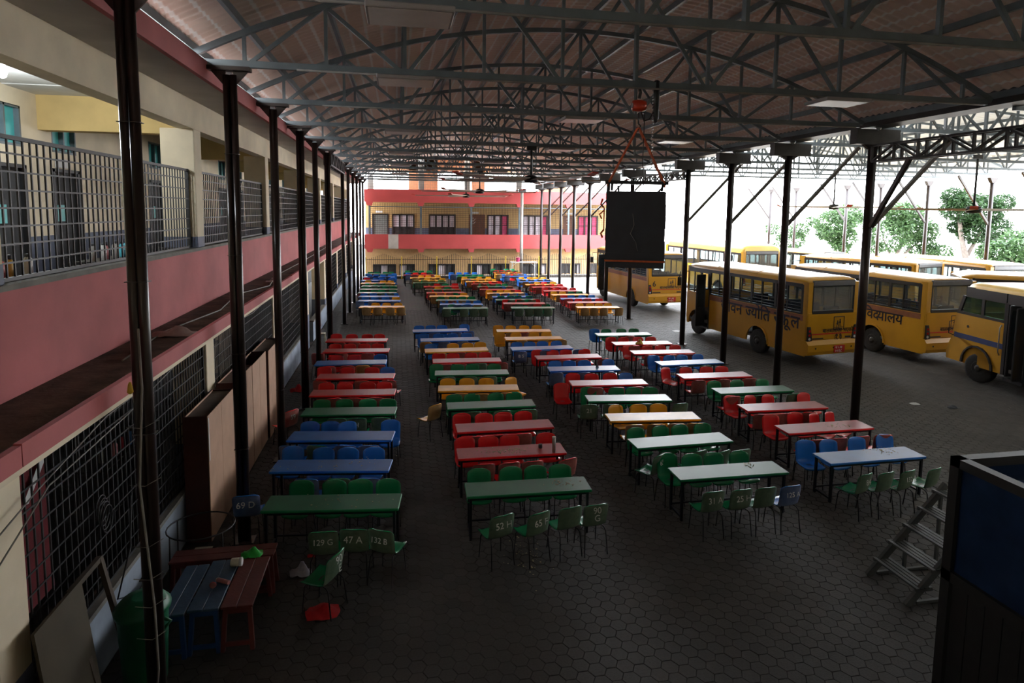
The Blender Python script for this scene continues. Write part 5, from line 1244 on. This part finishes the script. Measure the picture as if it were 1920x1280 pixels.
# ------------------------------------------------------------------ dark booth and mobile steps
t = thing('stage_booth', 'dark steel booth with blue upper panels and blue carpeted inside, near corner', 'booth', (6.06, 5.52, 0)); m = M['boothsteel']
BX, BY, BH = 2.2, 2.6, 2.75
for x, y in ((0,0),(BX,0),(0,-BY),(0,-1.05),(1.1,0)): b = MB(); b.box(x-.05,x+.06,y-.06,y+.05,0,BH); b.obj('post', m, t)
for z0, z1 in ((BH-.10,BH),(1.34,1.46),(0,.10)):
    b = MB(); b.box(-.05,.07,-BY,.05,z0,z1); b.obj('rail', m, t)
    b = MB(); b.box(-.05,BX,-.07,.05,z0,z1); b.obj('rail', m, t)
for y0, y1 in ((-.99,-.06),(-BY,-1.11)): b = MB(); b.box(.0,.02,y0,y1,1.46,BH-.1); b.obj('blue_panel', M['boothglass'], t)
for x0, x1 in ((.06,1.05),(1.16,BX)): b = MB(); b.box(x0,x1,-.02,.0,1.46,BH-.1); b.obj('blue_panel', M['boothglass'], t)
for i in range(13):
    y = -.08-i*.195; b = MB(); b.box(-.02,.015,y-.185,y,.10,1.34); b.obj('lower_plank', m, t)
for i in range(11): x = .07+i*.195; b = MB(); b.box(x,x+.185,-.03,.0,.10,1.34); b.obj('lower_plank', m, t)
b = MB(); b.box(.10,BX,-BY,-.10,2.42,2.48); b.obj('blue_carpet_top', M['bluefabric'], t)
t = thing('mobile_steps', 'grey steel steps with slatted treads behind the dark booth', 'steps', (6.92, 7.25, 0)); m = M['stair']
for s in (-.36, .36): b = MB(); b.beam((0,s,0),(1.25,s,1.33),.05,.10); b.obj('stringer', m, t)
for i in range(5):
    z = .25*(i+1); x = .235*(i+1)
    for j in range(4): b = MB(); b.box(x-.13+.068*j, x-.13+.068*j+.05, -.40, .40, z-.02, z+.005); b.obj('tread_slat', m, t)
    b = MB(); b.box(x-.13,x+.13,-.40,-.37,z-.045,z-.018); b.box(x-.13,x+.13,.37,.40,z-.045,z-.018); b.obj('tread_bearer', m, t)
for s in (-.36,.36):
    b = MB(); b.beam((.62,s,0),(.62,s,.62),.04,.04); b.obj('post', m, t); b = MB(); b.beam((1.18,s,0),(1.18,s,1.22),.04,.04); b.obj('post', m, t)
    b = MB(); b.beam((.15,s,.03),(1.2,s,.03),.04,.04); b.obj('base_bar', m, t)

# ------------------------------------------------------------------ racks of bottles in the corridor and the cage
BC = [mat('bottle_%s' % n, c, .3, var=.1) for n, c in (('blue',(.03,.14,.40)),('cyan',(.08,.40,.50)),('white',(.55,.56,.55)),('green',(.03,.16,.07)),('red',(.45,.02,.03)),('steel',(.35,.34,.32)),('pink',(.55,.20,.22)),('yellow',(.55,.35,.05)))]
BN = ['blue','cyan','white','green','red','steel-grey','pink','yellow']
def bottle_mesh(h, r): return MB().lathe([(r*.9,0),(r,.01),(r,h*.68),(r*.55,h*.82),(r*.5,h*.86)], 10)
BM = {}
for i, bm_ in enumerate(BC): BM[i] = bottle_mesh(.25+.02*(i % 3), .045).mesh('body', bm_)
CAPM = MB().lathe([(.028,.0),(.03,.05),(.012,.055)], 8).mesh('cap', M['speaker'])
def rack(x, y0, y1, zb, levels, label, items, place):
    t = thing('bottle_rack', label, 'rack', (x, (y0+y1)/2, zb)); c = (y1-y0)/2
    for z in levels: b = MB(); b.box(-.2,.2,-c,c,z-.02,z); b.obj('shelf', M['darksteel'], t)
    for sx in (-1,1):
        for sy in (-1,1): b = MB(); b.box(sx*.19-.015,sx*.19+.015,sy*(c-.02)-.015,sy*(c-.02)+.015,0,max(levels)+.02); b.obj('leg', M['darksteel'], t)
    for n, ci in enumerate(items):
        z = levels[-1] if n < len(items)*.6 or len(levels) == 1 else levels[-2]
        k = n if n < len(items)*.6 or len(levels) == 1 else n-int(len(items)*.6)
        m_ = max(1, int(len(items)*.6)-1) if len(levels) > 1 else len(items)-1
        y = y0+.08+(y1-y0-.16)*min(1, k/m_)
        tt = thing('water_bottle', '%s water bottle, %s on the rack %s' % (BN[ci], ORD[n % 15], place), 'bottle', (x+random.uniform(.0,.12), y, zb+z), 0, 'water bottles on the racks')
        link('body', BM[ci], tt); link('cap', CAPM, tt, (0,0,.215))
rack(-4.3, 6.9, 8.05, 3.62, (.55, .95), 'dark two-shelf bottle rack in the corridor, first bay', [0,2,5,4,7,2,4,3,0,4], 'in the first corridor bay')
rack(-4.5, 10.0, 11.5, 3.62, (.55, .95), 'dark two-shelf bottle rack in the corridor before the first pillar', [5,2,6,5,1,1,0,2,1,4,4,6,3], 'before the first corridor pillar')
rack(-4.5, 13.3, 15.2, 3.62, (.50, .95), 'dark two-shelf bottle rack in the corridor behind the first pillar', [3,3,2,4,4,5,2,2,0,2,5], 'behind the first corridor pillar')
rack(-4.3, 9.3, 10.9, .05, (.9, 1.6, 2.35), 'crowded dark rack inside the first cage bay', [0,4,7,7,0,1,4,2,5,6,4,0,2], 'inside the first cage bay')
rack(-4.2, 12.4, 14.6, .05, (.9, 1.6, 2.35), 'crowded dark rack inside the second cage bay', [7,2,4,3,1,5,7,0,4,2,6,1,4,0], 'inside the second cage bay')
rack(-4.2, 18.4, 20.2, .05, (.9, 1.7, 2.3), 'rack of coloured bottles inside the third cage bay', [3,2,6,1,0,5,4,7,7,4], 'inside the third cage bay')
# red cloth hung behind the grille
t = thing('hanging_clothes', 'dark red garment with a white sash hanging behind the nearest cage grille', 'clothes', (-3.9, 7.2, .7))
P = [[(-.08*math.sin(3*v)*.5, -.28+.56*u+.05*math.sin(v*4)+.10*v*(u-.3), 2.1-1.75*v) for u in [i/8 for i in range(9)]] for v in [j/10 for j in range(11)]]
b = MB(); b.grid(P); b.grid([[(p[0]-.03, p[1], p[2]) for p in reversed(r_)] for r_ in P]); b.obj('cloth', mat('dark_red_cloth', (.13,.004,.010), .85, var=.3, scale=5), t)
b = MB(); b.grid([[(.02, -.24+.5*s_+w_, 1.55+.5*s_-.1*w_) for w_ in (0, .06, .12)] for s_ in [i/8 for i in range(9)]]); b.obj('sash', M['whitecloth'], t)
b = MB(); b.tube([(0,-.25,2.09),(0,.0,2.2),(0,.26,2.09)], .012, 6); b.tube([(0,0,2.2),(0,0,2.66)], .006, 5); b.obj('hanger', M['blacksteel'], t)
# cables and litter on the ledge
def wire(name, pts, r_, label, m='cable'): tag(MB().tube(pts, r_, 6).obj(name, M[m]), label, 'cable')
wire('hanging_cable', [(-3.30,5.2,2.55),(-3.32,6.2,2.75),(-3.32,7.6,2.98),(-3.33,9.3,3.02),(-3.33,11.7,3.12)], .008, 'thin wire slung in front of the first cage bay')
wire('hanging_cable', [(-3.31,5.4,2.30),(-3.33,6.4,2.70),(-3.34,8.2,2.80),(-3.34,10.4,3.05),(-3.34,12.0,3.06),(-3.34,15,2.95),(-3.34,17.7,3.08)], .008, 'lower thin wire slung from the near pillar past the cabinets')
wire('ledge_cable', [(-3.2,7.8,3.585),(-3.35,9.5,3.59),(-3.1,11.5,3.585),(-3.3,13.5,3.60),(-2.95,15,3.585),(-3.2,17,3.60),(-3.2,22,3.585),(-3.3,30,3.585)], .012, 'grey cable snaking along the dirty ledge')
wire('black_hose', [(-3.35,8.2,1.75),(-3.36,8.15,1.1),(-3.3,7.6,.75),(-3.2,7.9,.62),(-3.1,8.3,.85)], .012, 'black hose looped over the plinth behind the benches', 'blacksteel')
b = MB()
for k in range(4): b.tube([(-3.40+.02*k, 7.55+.13*math.cos(2*PI*i/16), 1.9+.16*math.sin(2*PI*i/16)-.04*k) for i in range(17)], .008, 5, cap=False)
tag(b.obj('wire_coil', M['blacksteel']), 'coil of black wire hung on the first cage grille', 'coil')
rag('white_sheet', -3.15, 9.4, 3.575, .30, mat('pale_pink_sheet', (.32,.22,.20), .8, var=.2), 'crumpled pale plastic sheet on the dirty ledge behind the nearest column', 'sheet', .10)
for k, (y, lab) in enumerate(((12.6,'nearer'),(15.9,'middle'),(16.6,'farther'))): rag('paper_litter', -3.1, y, 3.575, .12, M['paper'], 'white paper litter on the dirty ledge, %s piece' % lab, 'paper', .04)
t = thing('ceiling_bulb', 'glowing bulb under the corridor ceiling at the near end', 'lamp', (-5.1, 9.36, 7.1))
b = MB(); b.lathe([(.02,.16),(.05,.10),(.06,.04),(.04,-.03),(.01,-.05)], 12); b.obj('globe', mat('lit_bulb', (1,1,1), .3, emit=((.85,.93,1.), 60)), t)
b = MB(); b.lathe([(.03,.16),(.03,.20)], 8); b.obj('holder', M['paper'], t)
lamp('bulb_light', (-5.0, 9.36, 6.97), 140, .08, (.85,.93,1.))
t = thing('ceiling_bulb', 'unlit white globe lamp hanging in the second corridor bay', 'lamp', (-4.6, 13.9, 6.28))
b = MB(); b.lathe([(.02,.10),(.09,.05),(.11,-.02),(.08,-.09),(.02,-.12)], 12); b.obj('globe', M['panelw'], t); b = MB(); b.lathe([(.012,.1),(.012,1.0)], 6); b.obj('rod', M['blacksteel'], t)
t = thing('wall_speaker', 'small black box speaker mounted high in the second corridor bay', 'speaker', (-5.0, 16.2, 5.75))
b = MB(); b.bbox(-.12,.12,-.1,.1,-.25,.25,.02); b.obj('box', M['speaker'], t); b = MB(); b.box(-.6,-.1,-.02,.02,-.02,.02); b.obj('arm', M['blacksteel'], t)

# ------------------------------------------------------------------ trees beyond the buses
LF = [leaf_mat('mango_leaf_dark', (.014,.038,.012), (.05,.10,.034)), leaf_mat('mango_leaf_light', (.03,.07,.024), (.11,.19,.07))]
def tree(x, y, h, blobs, label, lm, trunk, n=900):
    blobs = blobs+[(a+random.uniform(-1.3,1.3), c+random.uniform(-1,1), z+random.uniform(-1.1,.9), r_*random.uniform(.35,.6)) for a, c, z, r_ in blobs for _ in range(3)]
    t = thing('mango_tree', label, 'tree', (x, y, 0))
    for k, (pts, r_) in enumerate(trunk): b = MB(); b.tube(pts, [r_*(1-.6*i/(len(pts)-1)) for i in range(len(pts))], 8); b.obj('trunk' if k == 0 else 'branch', M['bark'], t)
    b = MB()
    for bx, by, bz, br in blobs:
        for _ in range(int(n*br*br)):
            d = Vector((random.gauss(0,1), random.gauss(0,1), random.gauss(0,1))).normalized()*br*random.uniform(.55,1)**.6
            c = Vector((bx,by,bz))+Vector((d.x,d.y,d.z*.8)); s = random.uniform(.14,.26)
            a = Vector((random.uniform(-1,1),random.uniform(-1,1),random.uniform(-.9,.2))).normalized(); q = a.cross(Vector((random.uniform(-1,1),random.uniform(-1,1),1))).normalized()*.28
            i = len(b.v); b.v += [tuple(c), tuple(c+(a*.5+q)*s), tuple(c+a*s*1.2), tuple(c+(a*.5-q)*s)]; b.face([i,i+1,i+2,i+3])
    b.obj('foliage', LF[lm], t, kind='stuff'); return t
tree(36.0, 45.0, 6, [(-.5,0,4.6,1.7),(.9,.4,5.3,1.3),(.2,0,3.5,1.2)], 'pale green tree, leafy round crown, farthest along the row', 1, [([(0,0,0),(.1,0,2.2),(-.3,0,4.2)],.22),([(.1,0,2.2),(1.0,0,4.4)],.12)])
tree(37.5, 40.5, 6, [(-1.0,0,3.9,1.6),(1.2,.3,4.5,1.6),(.2,0,5.4,1.4),(2.0,0,2.9,1.2)], 'spreading tree standing behind the nearest bus-side column', 1, [([(0,0,0),(-.4,0,1.8),(.6,0,4.2)],.24),([(-.4,0,1.8),(1.8,0,3.4)],.12),([(-.4,0,1.8),(-1.5,0,3.7)],.10)])
tree(39.5, 37.0, 7, [(-.4,0,6.0,1.35),(1.6,.2,5.8,1.35),(.8,0,4.4,1.2),(2.4,0,4.6,1.1)], 'dark dense tree whose crown hangs between two posts behind the fan', 0, [([(0,0,0),(.3,0,2.4),(-.2,0,3.8),(-.6,0,5.6)],.26),([(.3,0,2.4),(1.8,0,5.0)],.16)], 1300)
tree(39.8, 33.0, 6, [(-1.4,0,2.6,1.5),(.8,.2,2.2,1.4),(-.2,0,3.7,1.2),(2.0,0,2.6,1.2)], 'low bushy tree with pale sprays above the farther bus roofs', 1, [([(0,0,0),(.2,0,1.6),(1.4,0,3.8)],.2),([(.2,0,1.6),(-1.2,0,3.0)],.1)])
tree(41.5, 30.0, 7, [(1.0,0,3.2,1.5),(2.8,.4,4.0,1.7),(4.2,0,2.6,1.5)], 'pale leaning tree with long bare boughs nearest the frame edge', 1, [([(-1.2,0,0),(-.2,0,2.6),(1.6,0,5.6),(2.6,0,7.0)],.26),([(-.2,0,2.6),(3.2,0,3.2),(5,0,4.2)],.13),([(.5,0,3.4),(4.2,0,5.6)],.10)], 600)
tree(33.6, 48.0, 5, [(0,0,3.2,1.2),(.8,0,4.0,.9)], 'small pale tree showing between posts at the far end', 1, [([(0,0,0),(.1,0,1.5),(.3,0,3.6)],.14)])
dups = {k: v for k, v in USED.items() if len(v) > 1}
if dups: print('DUPLICATE LABELS', {k: len(v) for k, v in dups.items()})
print('chairs', NCH[0], 'objects', len(SC.objects))
